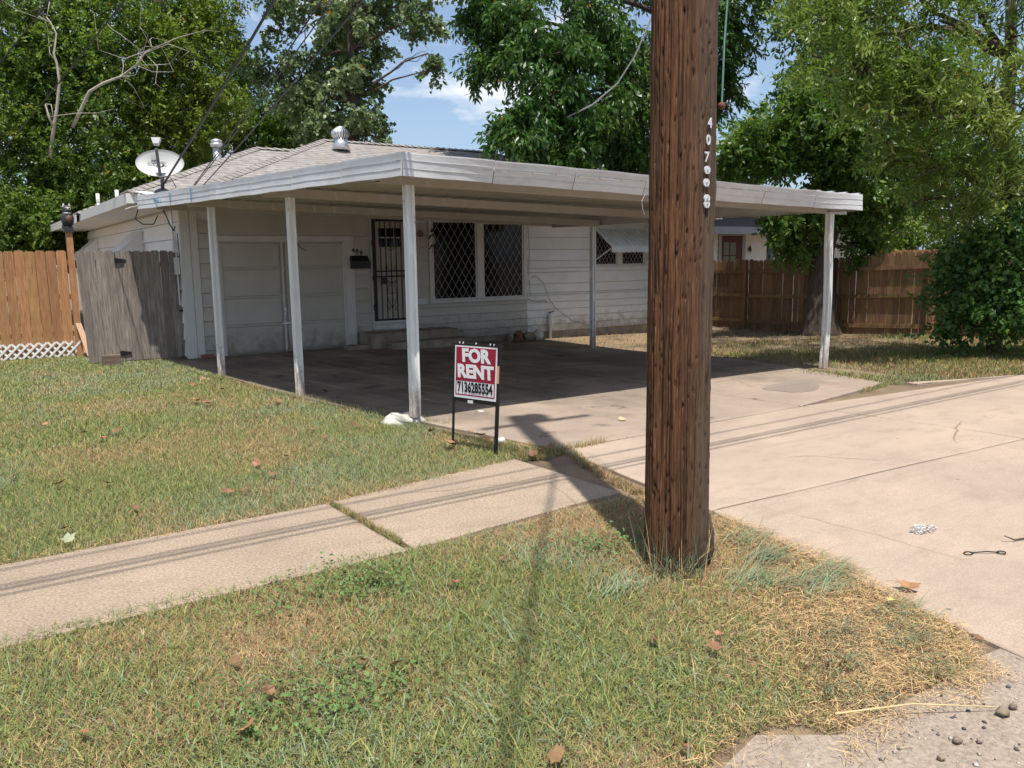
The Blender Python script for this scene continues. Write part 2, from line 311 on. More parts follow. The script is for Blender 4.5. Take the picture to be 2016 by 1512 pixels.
def mesh_of(b, mname, m, smooth=False):
    me = bpy.data.meshes.new(mname); me.from_pydata(b.v, [], b.f); me.update()
    if m: me.materials.append(m)
    if smooth: me.polygons.foreach_set('use_smooth', [True] * len(me.polygons))
    return me

def put(name, me, loc=(0, 0, 0), parent=None, rot=None, scale=None):
    o = bpy.data.objects.new(name, me); COL.objects.link(o)
    loc = Vector(tuple(map(float, loc)))
    if parent is not None:
        o.parent = parent; o.location = loc - WL[parent.name]
    else: o.location = loc
    if rot is not None: o.rotation_euler = rot
    if scale is not None: o.scale = scale
    WL[o.name] = loc
    return o

def obj(name, b, m, parent=None, smooth=False, origin=None):
    """link one mesh object; vertices given in world coordinates"""
    if origin is None:
        origin = WL[parent.name] if parent is not None else Vector((0, 0, 0))
    origin = Vector(tuple(map(float, origin)))
    bb = B(); bb.v = [(x - origin.x, y - origin.y, z - origin.z) for x, y, z in b.v]; bb.f = b.f
    return put(name, mesh_of(bb, name, m, smooth), origin, parent)

def tag(o, label, cat, group=None, kind=None):
    o['label'] = label; o['category'] = cat
    if group: o['group'] = group
    if kind: o['kind'] = kind
    return o
def thing(name, label, cat, loc, group=None):
    o = put(name, None, loc); return tag(o, label, cat, group)
def structure(o): o['kind'] = 'structure'; return o
def stuff(o): o['kind'] = 'stuff'; return o

def fast_mesh(name, co, faces_n, idx, m, attr=None, attr_name='tint', color=None, smooth=False):
    """co (N,3), faces all with faces_n corners, idx flat"""
    me = bpy.data.meshes.new(name); me.vertices.add(len(co)); me.vertices.foreach_set('co', np.asarray(co, np.float32).ravel())
    nf = len(idx) // faces_n
    me.loops.add(len(idx)); me.loops.foreach_set('vertex_index', np.asarray(idx, np.int32))
    me.polygons.add(nf); me.polygons.foreach_set('loop_start', np.arange(0, nf * faces_n, faces_n, dtype=np.int32))
    if attr is not None:
        a = me.attributes.new(attr_name, 'FLOAT', 'POINT'); a.data.foreach_set('value', np.asarray(attr, np.float32))
    if color is not None:
        a = me.attributes.new('tone', 'FLOAT_COLOR', 'POINT'); c4 = np.ones((len(co), 4), np.float32); c4[:, :3] = color; a.data.foreach_set('color', c4.ravel())
    me.update(calc_edges=True); me.validate(verbose=False)
    if m: me.materials.append(m)
    if smooth: me.polygons.foreach_set('use_smooth', [True] * nf)
    return me

def sm(a, b, x):
    t = np.clip((np.asarray(x, float) - a) / (b - a), 0, 1); return t * t * (3 - 2 * t)
def gz(x, y):
    """ground height: level lot, falling a little to the right rear yard and to the street gutter"""
    return (-0.12 * sm(3, 7, x) * sm(-7, -2.5, y) - 0.07 * sm(7, 12, x) * sm(-6, 0, y) - 0.08 * sm(-10.8, -13.2, y))
def gzf(x, y): return float(gz(x, y))

def vnoise(x, y, scale, seed):
    """cheap value noise on arrays"""
    r = np.random.default_rng(seed); g = r.random((64, 64))
    u, v = np.asarray(x) * scale + 1000, np.asarray(y) * scale + 1000
    i, j = np.floor(u).astype(int), np.floor(v).astype(int); fu, fv = u - i, v - j
    fu = fu * fu * (3 - 2 * fu); fv = fv * fv * (3 - 2 * fv)
    G = lambda a, b: g[a % 64, b % 64]
    return (G(i, j) * (1 - fu) + G(i + 1, j) * fu) * (1 - fv) + (G(i, j + 1) * (1 - fu) + G(i + 1, j + 1) * fu) * fv

def text_mesh(body, size, m, bold=0.0, extrude=0.002):
    cu = bpy.data.curves.new('lettering', 'FONT'); cu.body = body; cu.size = size; cu.offset = bold; cu.extrude = extrude
    cu.align_x = 'CENTER'; cu.align_y = 'CENTER'; cu.resolution_u = 3
    o = bpy.data.objects.new('lettering_tmp', cu); COL.objects.link(o)
    bpy.context.view_layer.update()
    me = bpy.data.meshes.new_from_object(o.evaluated_get(bpy.context.evaluated_depsgraph_get()))
    bpy.data.objects.remove(o); bpy.data.curves.remove(cu)
    me.materials.clear(); me.materials.append(m)
    return me
def put_text(name, me, loc, ex, ey, parent, sx=1.0, sy=1.0):
    o = put(name, me, loc, parent); ex, ey = Vector(ex).normalized(), Vector(ey).normalized(); n = ex.cross(ey)
    o.rotation_euler = Matrix((ex, ey, n)).transposed().to_euler(); o.scale = (sx, sy, 1); return o

# ================================================================== GROUND
gx = np.concatenate([[-600, -200, -80, -40, -25], np.arange(-18, 30.01, 0.5), [40, 60, 120, 300, 600]])
gy = np.concatenate([[-600, -200, -80, -40, -25], np.arange(-18, 30.01, 0.5), [40, 60, 120, 300, 600]])
XX, YY = np.meshgrid(gx, gy); ZZ = gz(XX, YY) - 0.028 + 0.012 * (vnoise(XX, YY, 0.8, 3) - .5)
nx = len(gx); idx = []
for j in range(len(gy) - 1):
    for i in range(nx - 1): idx += [j * nx + i, j * nx + i + 1, (j + 1) * nx + i + 1, (j + 1) * nx + i]
ground = put('ground', fast_mesh('ground', np.stack([XX.ravel(), YY.ravel(), ZZ.ravel()], 1), 4, idx, soil, smooth=True)); structure(ground)

def slab(name, quad, m, parent, th=0.11, dz=0.0, n=14):
    """paving slab on a four-cornered plan (front-left, front-right, back-right, back-left), edges slightly worn"""
    q = [V3(p) for p in quad]; vs, fs = [], []; PS = [0, .006] + list(np.linspace(.02, .98, n - 3)) + [.994, 1]
    for j in range(n + 1):
        for i in range(n + 1):
            a, b = PS[i], PS[j]
            p = (q[0] * (1 - a) + q[1] * a) * (1 - b) + (q[3] * (1 - a) + q[2] * a) * b
            edge = min(a, b, 1 - a, 1 - b)
            if edge == 0: p = p + V3((rnd.uniform(-.006, .006), rnd.uniform(-.006, .006)))
            vs.append((p[0], p[1], gzf(*p) + dz - (0.006 if edge == 0 else 0)))
    for j in range(n):
        for i in range(n):
            k = j * (n + 1) + i; fs.append((k, k + 1, k + n + 2, k + n + 1))
    ring = [i for i in range(n)] + [j * (n + 1) + n for j in range(n)] + [n * (n + 1) + n - i for i in range(n)] + [(n - j) * (n + 1) for j in range(n)]
    o = len(vs); vs += [(vs[k][0], vs[k][1], vs[k][2] - th) for k in ring]; m_ = len(ring)
    for k in range(m_): fs.append((ring[k], o + k, o + (k + 1) % m_, ring[(k + 1) % m_]))
    bb = B(); bb.add(vs, fs)
    o_ = obj(name, bb, m, parent)
    o_.data.polygons.foreach_set('use_smooth', [k < n * n for k in range(len(o_.data.polygons))]); return o_

driveway = structure(put('driveway', None))
sidewalk = structure(put('sidewalk', None))
carslab = structure(put('carport_floor', None))
LE = [(-13.4, -0.02), (-13.06, .13), (-12.8, .34), (-12.1, .62), (-11.04, .66), (-10.4, .62), (-9.75, .74), (-9.14, .9), (-8.2, .62), (-6.25, .30), (-5.24, .09), (-.3, -.31), (0.2, -.33)]
def left_edge(y): return np.interp(y, [a for a, _ in LE], [b for _, b in LE])
g = 0.012
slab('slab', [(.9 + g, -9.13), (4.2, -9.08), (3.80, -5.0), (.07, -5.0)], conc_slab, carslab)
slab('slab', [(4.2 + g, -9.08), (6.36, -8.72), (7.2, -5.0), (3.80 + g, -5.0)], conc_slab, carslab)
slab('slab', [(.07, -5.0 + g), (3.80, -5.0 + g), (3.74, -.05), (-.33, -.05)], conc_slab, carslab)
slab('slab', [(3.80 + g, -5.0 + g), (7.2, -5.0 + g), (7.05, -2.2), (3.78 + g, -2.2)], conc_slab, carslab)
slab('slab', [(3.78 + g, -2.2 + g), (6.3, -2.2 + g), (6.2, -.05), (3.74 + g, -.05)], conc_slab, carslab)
slab('slab', [(.66, -11.04), (4.40, -11.23), (4.2, -9.10), (.9 + g, -9.155)], conc_drive, driveway)
slab('slab', [(4.40 + g, -11.23), (8.4, -11.3), (8.36, -9.42), (4.2 + g, -9.10)], conc_drive, driveway)
slab('slab', [(6.60, -9.00), (8.36, -9.41), (7.5, -9.18), (6.60, -8.86)], conc_drive, driveway)
slab('slab', [(.36, -13.1), (4.55, -13.1), (4.40, -11.23 - g), (.66, -11.04 - g)], conc_drive, driveway)
slab('slab', [(4.55 + g, -13.1), (8.5, -13.1), (8.4, -11.3 - g), (4.40 + g, -11.23 - g)], conc_drive, driveway)
slab('slab', [(8.4 + g, -13.1), (16, -13.1), (16, -9.35), (8.36 + g, -9.42)], conc_drive, driveway)
slab('slab', [(-1.205, -10.54), (.47, -10.39), (.42, -9.17), (-1.235, -9.41)], conc_walk, sidewalk)
slab('slab', [(-4.4, -10.6), (-1.245, -10.55), (-1.275, -9.43), (-4.4, -9.46)], conc_walk, sidewalk)
slab('slab', [(-9, -10.6), (-4.45, -10.6), (-4.45, -9.46), (-9, -9.46)], conc_walk, sidewalk)
pc = B(); ring = [(5.16 + (.42 + .05 * math.sin(3 * t + 1)) * math.cos(t) * 1.0, -8.25 + (.30 + .04 * math.sin(2 * t)) * math.sin(t)) for t in np.linspace(0, 2 * math.pi, 28, endpoint=False)]
pc.add([(x, y, gzf(x, y) + .004) for x, y in ring] + [(x, y, gzf(x, y) - .02) for x, y in ring], [tuple(range(28))] + [(28 + k, 28 + (k + 1) % 28, (k + 1) % 28, k) for k in range(28)])
obj('repair_patch', pc, concrete('patch_concrete', (.27, .22, .18), (.22, .185, .155), .25, .75, coarse=100, seed=2.2), driveway)
# street: one sheet with an irregular broken edge
sx = np.linspace(-30, 40, 281); top = -12.93 - 0.12 * sm(.2, 1.0, sx) + 0.05 * (vnoise(sx, sx * 0, 2.2, 5) - .5) + 0.17 * np.exp(-((sx + 1.05) / .22) ** 4)
vs, fs = [], []
rows = [0, .3, .8, 1.3]
for r_ in rows:
    for i, x in enumerate(sx):
        y = top[i] - r_; vs.append((x, y, gzf(x, y) - 0.012 + (0.02 * min(r_, 1.5))))
for j in range(len(rows) - 1):
    for i in range(len(sx) - 1): k = j * len(sx) + i; fs.append((k, k + len(sx), k + len(sx) + 1, k + 1))
structure(obj('street', B().add(vs, fs), conc_street, smooth=True))
asph = concrete('asphalt', (.10, .098, .095), (.075, .074, .072), .3, .8, coarse=50, seed=9.0)
structure(obj('road', B().add([(x, y, gzf(x, y) + .022 + .02 * (y < -14.1)) for y in (-13.9, -14.3, -17, -22) for x in (-60, -20, 20, 60)], [(j * 4 + i, j * 4 + i + 4, j * 4 + i + 5, j * 4 + i + 1) for j in range(3) for i in range(3)]), asph))

# ================================================================== HOUSE
house = thing('house', 'single-storey white clapboard house with a grey hip roof behind the carport', 'house', (0, 0, 0))
HL, HD, WT = 11.3, 11.2, 2.58
GB = -0.10
def wall_poly(name, b): return obj(name, b, white, house)
b = B()
b.box((0.03, 0.03, GB), (HL - .03, 0.16, WT)); b.box((0.03, .16, GB), (0.16, HD, WT)); b.box((HL - .16, .16, GB), (HL - .03, HD, WT)); b.box((.16, HD - .13, GB), (HL - .16, HD, WT))
wall_poly('wall', b)
def clap(x0, x1, z0, z1, y=0.0, front=True):
    """one lap siding board on the front (front) or on the left wall; lower edge stands proud"""
    t0, t1 = 0.030, 0.004
    jit = rnd.uniform(-.002, .002)
    bb = B()
    if front: bb.hexa([(x0, y - t0 + jit, z0), (x1, y - t0 + jit, z0), (x1, y + .03, z0), (x0, y + .03, z0)], [(x0, y - t1, z1 - .009), (x1, y - t1, z1 - .009), (x1, y + .03, z1 - .009), (x0, y + .03, z1 - .009)])
    else: bb.hexa([(y - t0 + jit, x1, z0), (y - t0 + jit, x0, z0), (y + .03, x0, z0), (y + .03, x1, z0)], [(y - t1, x1, z1 - .009), (y - t1, x0, z1 - .009), (y + .03, x0, z1 - .009), (y + .03, x1, z1 - .009)])
    return obj('siding_board', bb, (shade_white if x0 < 6.9 else white) if front else bright_w, house)
wide_l = [.12, .37, .62, .86, 1.1, 1.35, 1.6, 1.85, 2.1, 2.33]
for a, c in zip(wide_l[:-1], wide_l[1:]):
    clap(.25, .49, a, c); 
    if a < 1.3: clap(3.03, 3.36, a, c)
    if a > .8: clap(4.21, 4.62, a, c)
clap(.25, .49, .01, .12); clap(3.03, 3.36, .01, .12)
obj('header_panel', B().box((.492, -.010, 2.065), (3.36, .02, 2.50)), shade_white, house); clap(3.03, 3.36, 1.35, 2.06); clap(3.37, 4.15, 2.46, 2.52); clap(4.21, 6.95, 2.43, 2.52); clap(3.37, 4.18, .01, .30)
nar = [.015, .17, .335, .50, .66, .745]
for a, c in zip(nar[:-1], nar[1:]): clap(4.21, 7.0, a, c)
nar2 = [.015, .17, .335, .50, .66, .81, .86, 1.06, 1.31]
for a, c in zip(nar2[:-1], nar2[1:]): clap(7.0, HL - .1, a, c)
for a, c in ((1.31, 1.56), (1.56, 1.80), (1.80, 2.06), (2.06, 2.30), (2.30, 2.52)):
    if a == 1.31: clap(7.0, HL - .1, a, 1.40); clap(7.0, 8.80, 1.40, c)
    else: clap(7.0, 8.80, a, c)
    clap(10.5, HL - .1, max(a, 1.40), c)
zl = 0.02
while zl < 2.45:
    z2 = min(zl + .285, 2.5)
    clap(0.12, 6.4, zl, z2, 0.0, False); clap(6.41, HD, zl, z2, 0.0, False); zl = z2
b = B(); b.box((.03, .0, GB - .12), (HL - .03, .14, .014)); b.box((.03, .14, GB - .12), (.14, HD, .014)); obj('foundation', b, conc_step, house)
def trim(name, *boxes, m=white_bare):
    bb = B()
    for a, c in boxes: bb.box(a, c)
    return obj(name, bb, m, house)
trim('corner_board', ((-.035, -.04, 0), (.115, .0, 2.51)), ((-.035, .0, 0), (-.005, .11, 2.51)))
trim('corner_board', ((.122, -.032, .0), (.245, .0, 2.5)))
trim('corner_board', ((HL - .1, -.035, 0), (HL + .02, .0, 2.51)))
# garage door
gd = obj('garage_door', B().box((.58, .008, .0), (2.84, .028, 1.95)), shade_white, house)
for c0, c1 in ((.58, 1.63), (1.70, 2.84)):
    for z0, z1 in ((.03, .49), (.53, .98), (1.02, 1.48), (1.52, 1.93)):
        obj('door_panel', B().box((c0 + .024, -.020, z0 + .006), (c1 - .024, .006, z1 - .006)), shade_white, gd)
for z in (.51, 1.0, 1.5): obj('door_rail', B().box((.58, -.030, z - .016), (2.84, .006, z + .016)), shade_white, gd)
for x in (.595, 1.665, 2.825): obj('door_stile', B().box((x - .017, -.033, .0), (x + .017, -.009, 1.95)), white_bare, gd)
obj('door_handle', B().tube([(1.66, -.06, .72), (1.72, -.06, .72)], .012, 6).box((1.655, -.06, .66), (1.685, -.034, .78)), galv, gd)
obj('door_hasp', B().box((1.60, -.045, .50), (1.78, -.032, .53)), galv, gd)
obj('door_bolt', B().tube([(1.60, -.05, .03), (1.75, -.05, .02)], .012, 6), galv, gd)
trim('garage_door_trim', ((.49, -.045, 0), (.575, .0, 2.06))); trim('garage_door_trim', ((2.845, -.045, 0), (3.027, .0, 2.06))); trim('garage_door_trim', ((.576, -.042, 1.96), (2.844, .0, 2.06)))
b = B(); b.tube([(1.95, -.05, 1.93), (1.97, -.07, 1.88), (2.02, -.06, 1.84), (2.1, -.05, 1.80)], .006, 5); obj('loose_wire', b, cable_m, house)
# front door and its iron security door
fd = obj('front_door', B().box((3.50, -.01, .47), (4.10, .02, 2.33)), door_m, house)
for i in range(3):
    for j in range(2):
        x0 = 3.56 + i * .165; z0 = 1.86 + j * .19
        obj('pane', B().box((x0, -.016, z0), (x0 + .145, -.008, z0 + .165)), glass, fd)
trim('door_trim', ((3.37, -.035, .30), (3.405, .0, 2.45))); trim('door_trim', ((4.155, -.035, .30), (4.20, .0, 2.45))); trim('door_trim', ((3.406, -.034, 2.40), (4.154, .0, 2.45)))
trim('door_sill', ((3.36, -.09, .415), (4.2, .0, .455)))
sdr = obj('security_door', B().box((3.41, -.085, .455), (3.46, -.045, 2.40)).box((4.105, -.085, .455), (4.15, -.045, 2.40)).box((3.46, -.082, 2.34), (4.105, -.047, 2.40)).box((3.46, -.082, .457), (4.105, -.047, .49)).box((3.46, -.075, 1.29), (4.105, -.055, 1.315)).box((3.46, -.075, 1.39), (4.105, -.055, 1.415)), black, house)
for i in range(5):
    x = 3.46 + .645 * (i + 1) / 6; obj('bar', B().box((x - .008, -.072, .49), (x + .008, -.056, 2.34)), black, sdr)
def spiral(cx, cz, r, turns, sgn, start):
    return [(cx + sgn * r * (1 - t * .75) * math.cos(start + t * turns * 6.28), -.064, cz + r * (1 - t * .75) * math.sin(start + t * turns * 6.28)) for t in np.linspace(0, 1, 16)]
for sgn in (-1, 1):
    b = B(); b.tube(spiral(3.78 + sgn * .085, 1.47, .045, 1.2, sgn, -1.6), .006, 5); obj('scroll', b, black, sdr)
    b = B(); b.tube([(3.78 + sgn * .10 * math.sin(t * 3.0) * (1 if t > .12 else .6), -.064, .68 + t * .52) for t in np.linspace(0, 1, 12)], .006, 5)
    b.tube(spiral(3.78 + sgn * .09, 1.21, .04, 1.2, sgn, 3.3), .006, 5); b.tube(spiral(3.78 + sgn * .09, .68, .04, 1.1, sgn, 1.6), .006, 5); obj('scroll', b, black, sdr)
b = B(); b.tube([(3.70 + .16 * t, -.064, 1.83 - .03 * math.sin(3.14 * t)) for t in np.linspace(0, 1, 8)], .005, 5).tube([(3.68, -.064, .98), (3.88, -.064, .98)], .005, 5); obj('scroll', b, black, sdr)
obj('lock_box', B().box((3.56, -.11, 1.16), (3.66, -.075, 1.28)), blackpl, sdr)
obj('lock', B().box((4.06, -.10, 1.22), (4.12, -.086, 1.42)), black, sdr)
for z in (1.93, 1.28, .72): obj('hinge', B().tube([(3.40, -.07, z - .05), (3.40, -.07, z + .05)], .016, 6), black, sdr)
# windows with diamond security grilles
def window(x0, x1, z0, z1, nxd, sub=None):
    w = obj('window', B().box((x0 - .03, -.022, z0 - .03), (x0, .0, z1 + .03)).box((x1, -.022, z0 - .03), (x1 + .03, .0, z1 + .03)).box((x0, -.022, z1), (x1, .0, z1 + .03)).box((x0, -.022, z0 - .03), (x1, .0, z0)), white_bare, house)
    obj('pane', B().box((x0, .0, z0), (x1, .012, z1)), glass, w)
    b = B(); dx = (x1 - x0) / nxd; dz = dx * 1.62
    y = -.014
    for k in range(-40, 40):
        for sgn in (1, -1):
            xa = x0 + k * dx; t0, t1 = 0.0, z1 - z0
            # line x = xa + sgn*(z-z0)*dx/dz*... clipped to the opening
            sl = sgn * dx / dz
            za, zb = z0, z1
            lo, hi = ((x0 - xa) / sl, (x1 - xa) / sl) if sl > 0 else ((x1 - xa) / sl, (x0 - xa) / sl)
            za, zb = max(z0, z0 + lo), min(z1, z0 + hi)
            if zb - za > .03:
                wob = rnd.uniform(-.006, .006)
                b.bar((xa + sl * (za - z0) + wob, y - .002 * (sgn + 1), za), (xa + sl * (zb - z0) + wob, y - .002 * (sgn + 1), zb), .006, .006, (0, 1, 0))
    obj('diamond_grille', b, grille_m, w)
    return w
window(4.74, 5.71, .83, 2.34, 6); window(5.92, 6.88, .83, 2.32, 6)
window(8.87, 9.53, 1.46, 2.25, 6); window(9.72, 10.38, 1.46, 2.25, 6)
trim('window_trim', ((4.63, -.036, .775), (4.705, .0, 2.42))); trim('window_trim', ((5.745, -.036, .80), (5.885, .0, 2.37))); trim('window_trim', ((6.915, -.036, .775), (6.985, .0, 2.42)))
trim('window_trim', ((4.706, -.038, 2.375), (6.914, .0, 2.42))); trim('window_sill', ((4.62, -.07, .745), (6.99, .0, .795)))
trim('window_trim', ((8.80, -.03, 1.405), (8.835, .0, 2.3))); trim('window_trim', ((9.565, -.03, 1.43), (9.685, .0, 2.3))); trim('window_trim', ((10.415, -.03, 1.43), (10.47, .0, 2.3))); trim('window_sill', ((8.79, -.05, 1.395), (10.48, .0, 1.425)))
# ribbed metal awning over the right-hand windows
aw = obj('awning', B().bar((8.84, -.03, 2.265), (10.5, -.03, 2.265), .03, .03), alum, house)
n_s = 11
for i in range(n_s):
    x = 8.86 + i * 1.62 / n_s; wd = 1.62 / n_s
    p = [(x, -.03, 2.26), (x + wd * .78, -.03, 2.26), (x + wd, -.03, 2.245), (x + wd * 1.0, -.62, 1.835), (x + wd * .78, -.62, 1.85), (x, -.62, 1.85)]
    bb = B(); bb.add(p + [(a, c, d - .012) for a, c, d in p], [(0, 1, 4, 5), (1, 2, 3, 4), (11, 10, 7, 6), (10, 9, 8, 7), (5, 4, 10, 11), (4, 3, 9, 10), (0, 5, 11, 6)])
    obj('slat', bb, alum, aw)
    bb = B(); bb.prism([(x, -.635), (x + wd * .98, -.635), (x + wd * .98, -.625), (x, -.625)], 1.715 + .012, 1.848); bb.add([(x, -.635, 1.727), (x + wd * .98, -.635, 1.727), (x + wd * .75, -.635, 1.712), (x + wd * .2, -.635, 1.712)], [(0, 1, 2, 3)])
    obj('valance_flap', bb, alum, aw)
for x in (8.86, 10.47): obj('brace', B().bar((x, -.60, 1.80), (x, -.03, 1.53), .022, .022, (1, 0, 0)), alum, aw)
# awnings over the side windows
for y0, y1 in ((3.2, 4.5), (9.3, 10.6)):
    aw2 = obj('awning', B().hexa([(-.03, y0, 2.24), (-.62, y0, 1.72), (-.62, y1, 1.72), (-.03, y1, 2.24)], [(-.03, y0, 2.26), (-.62, y0, 1.74), (-.62, y1, 1.74), (-.03, y1, 2.26)]), vinyl, house)
    for yy in (y0, y1): obj('awning_side', B().prism([(0, 0)] * 3, 0, 0) if False else B().add([(-.03, yy, 2.24), (-.61, yy, 1.73), (-.03, yy, 1.73), (-.03, yy + .01, 2.24), (-.61, yy + .01, 1.73), (-.03, yy + .01, 1.73)], [(0, 1, 2), (5, 4, 3), (0, 3, 4, 1), (1, 4, 5, 2), (2, 5, 3, 0)]), vinyl, aw2)
    obj('window_frame', B().box((-.03, y0 + .06, 1.1), (-.024, y1 - .06, 1.72)), glass, aw2)
# roof: hip roofs with shingle courses
def roof_plane(bb, e0, e1, t1, t0, course=0.145):
    e0, e1, t1, t0 = map(V3, (e0, e1, t1, t0)); n = max(3, int(np.linalg.norm((t0 + t1) / 2 - (e0 + e1) / 2) / course))
    nm = np.cross(e1 - e0, t0 - e0); nm /= np.linalg.norm(nm)
    if nm[2] < 0: nm = -nm
    for k in range(n):
        a, c = k / n, (k + 1) / n
        p0, p1 = e0 + (t0 - e0) * a, e1 + (t1 - e1) * a; q0, q1 = e0 + (t0 - e0) * c, e1 + (t1 - e1) * c
        lift = nm * (.004 + rnd.uniform(0, .002)); lo = nm * .001
        bb.add([p0 - lo * 3, p1 - lo * 3, p1 + lift, p0 + lift, q1 + lo, q0 + lo], [(0, 1, 2, 3), (3, 2, 4, 5)])
def hip(x0, x1, y0, y1, z0, m, run):
    zr = z0 + m * run
    c = [(x0, y0, z0), (x1, y0, z0), (x1, y1, z0), (x0, y1, z0)]; a, d = (x0 + run, y0 + run, zr), (x1 - run, y0 + run, zr)
    return c, a, d
rsh = B(); caps = B(); deck = B()
def build_hip(x0, x1, y0, y1, z0, m):
    run = (y1 - y0) / 2; c, a, d = hip(x0, x1, y0, y1, z0, m, run)
    for e0, e1, t1, t0 in ((c[0], c[1], d, a), (c[1], c[2], d, d), (c[2], c[3], a, d), (c[3], c[0], a, a)):
        roof_plane(rsh, e0, e1, t1, t0)
        deck.add([(p[0], p[1], p[2] - .03) for p in (e0, e1, t1, t0)], [(0, 1, 2, 3)])
    for p, q in ((c[0], a), (c[3], a), (c[1], d), (c[2], d), (a, d)):
        p, q = V3(p), V3(q); n = int(np.linalg.norm(q - p) / .16); dr = (q - p) / n
        side = np.cross(dr, (0, 0, 1.)); side /= np.linalg.norm(side)
        for k in range(n):
            o = p + dr * k; e = o + dr * 1.1
            caps.add([o - side * .13 + V3((0, 0, -.012)), o + V3((0, 0, .042)), o + side * .13 + V3((0, 0, -.012)), e - side * .12 + V3((0, 0, -.03)), e + V3((0, 0, .02)), e + side * .12 + V3((0, 0, -.03)), o - side * .13 + V3((0, 0, -.035)), o + V3((0, 0, .018)), o + side * .13 + V3((0, 0, -.035))], [(0, 1, 4, 3), (1, 2, 5, 4), (6, 7, 1, 0), (7, 8, 2, 1)])
build_hip(-.205, 12.05, -.90, 7.04, 2.63, .4)
build_hip(-.85, 6.0, -.42, 5.52, 2.70, .4)
build_hip(-.93, 6.0, 5.1, 11.6, 2.66, .4)
roof = obj('roof', deck, shing, house)
stuff(obj('shingles', rsh, shing, roof)); stuff(obj('ridge_cap', caps, shing, roof))
obj('fascia_board', B().box((-.875, -.42, 2.52), (-.845, 5.3, 2.69)), white_bare, roof); obj('fascia_board', B().box((-.955, 5.3, 2.48), (-.925, 11.6, 2.655)), white_bare, roof)
obj('fascia_board', B().box((7.0, -.93, 2.47), (12.05, -.90, 2.625)), white_bare, roof)
obj('fascia_board', B().box((-.875, -.445, 2.535), (.3, -.425, 2.69)), white_bare, roof)
obj('soffit', B().box((-.845, -.40, 2.525), (-.005, 11.5, 2.54)), white, roof); obj('soffit', B().box((-.005, -.88, 2.585), (12.0, .0, 2.60)), white, roof)
b = B(); b.add([(-.80, -.50, 2.72), (-.55, -.62, 2.71), (-.42, -.80, 2.64), (-.50, -.84, 2.55), (-.62, -.70, 2.66)], [(0, 1, 2, 4), (2, 3, 4)]); obj('torn_flashing', b, white_bare, roof)
# meter pipe, conduit and box at the left corner
obj('conduit', B().tube([(-.07, .35, .2), (-.07, .35, 2.5)], .022, 8), galv, house); obj('conduit', B().tube([(-.06, .22, .9), (-.06, .22, 2.2)], .012, 8), white_bare, house)
obj('junction_box', B().box((-.12, .10, 1.78), (-.03, .22, 1.98)), galv, house); obj('junction_box', B().box((-.11, .10, 1.42), (-.03, .21, 1.70)), white_bare, house)

def cable(name, label, pts, r, m, cat='cable', group=None, parent=None, seg=6):
    b = B(); b.tube(pts, r, seg); o = obj(name, b, m, parent)
    return tag(o, label, cat, group) if parent is None else o
def cat_curve(a, c, sag, n=18):
    a, c = V3(a), V3(c); return [a * (1 - t) + c * t - V3((0, 0, sag * 4 * t * (1 - t))) for t in np.linspace(0, 1, n)]
cable('cable', 'black cable looping below the left end of the carport fascia', [(-.72, -.45, 2.45), (-.76, -.4, 2.3), (-.66, -.4, 2.22), (-.5, -.4, 2.22), (-.42, -.35, 2.36)], .009, cable_m)
cable('cable', 'black cable hanging from the carport corner to the conduit on the side wall', [(-.35, -.45, 2.44), (-.28, -.3, 2.36), (-.2, -.1, 2.24), (-.10, .1, 2.14), (-.06, .15, 2.22)], .010, cable_m)
cable('cable', 'thin pale wire sticking out at the left end of the carport fascia', [(-.70, -.6, 2.50), (-.86, -.7, 2.46), (-.96, -.75, 2.42)], .008, cable_w)
cable('cable', 'black wire running down the corner pipe behind the grey gate', [(-.07, .0, 2.1), (-.07, -.05, 1.8), (-.06, .0, 1.4), (-.07, .05, 1.1)], .006, cable_m)
# vents
tv = thing('turbine_vent', 'round spinning turbine vent on the ridge of the grey roof', 'roof vent', (3.85, 2.3, 3.94))
obj('vent_base', B().lathe([(.20, -.06), (.15, .06), (.145, .17)], (3.85, 2.3, 4.0)), galv, tv, True)
obj('vent_cap', B().lathe([(.10, .37), (.09, .40), (.02, .42)], (3.85, 2.3, 4.0), 16), galv, tv, True)
obj('vent_core', B().lathe([(.12, .16), (.15, .26), (.09, .38)], (3.85, 2.3, 4.0), 14), blackpl, tv, True)
for k in range(20):
    t0 = k * 6.2832 / 20; b = B(); vs = []
    for z, r in ((.165, .135), (.21, .185), (.27, .20), (.33, .175), (.385, .095)):
        for dt, rr in ((0, r), (.24, r * .93)):
            vs.append((3.85 + rr * math.cos(t0 + dt), 2.3 + rr * math.sin(t0 + dt), 4.0 + z))
    b.add(vs, [(2 * i, 2 * i + 1, 2 * i + 3, 2 * i + 2) for i in range(4)]); obj('fin', b, galv, tv, True)
fl = thing('flue_pipe', 'galvanised metal flue with a capped top at the back of the roof', 'flue', (1.86, 4.5, 3.5))
obj('pipe', B().lathe([(.15, 0), (.09, .10), (.085, .12), (.085, .42)], (1.86, 4.5, 3.7)), galv, fl, True)
obj('cap', B().lathe([(.085, .42), (.13, .44), (.13, .50), (.10, .51), (.12, .53), (.12, .57), (.03, .60)], (1.86, 4.5, 3.7)), galv, fl, True)
for (x, y, lb) in ((-.80, 3.0, 'short white plumbing vent pipe on the left eave, the farther one'), (-.62, 2.0, 'short white plumbing vent pipe on the left eave, nearer the dish')):
    v_ = thing('vent_pipe', lb, 'vent pipe', (x, y, 2.7), 'plumbing vents on the left eave')
    obj('pipe', B().tube([(x, y, 2.65), (x, y, 2.93)], .035, 10), white_bare, v_, True); obj('collar', B().tube([(x, y, 2.70), (x, y, 2.74)], .055, 10), galv, v_, True)

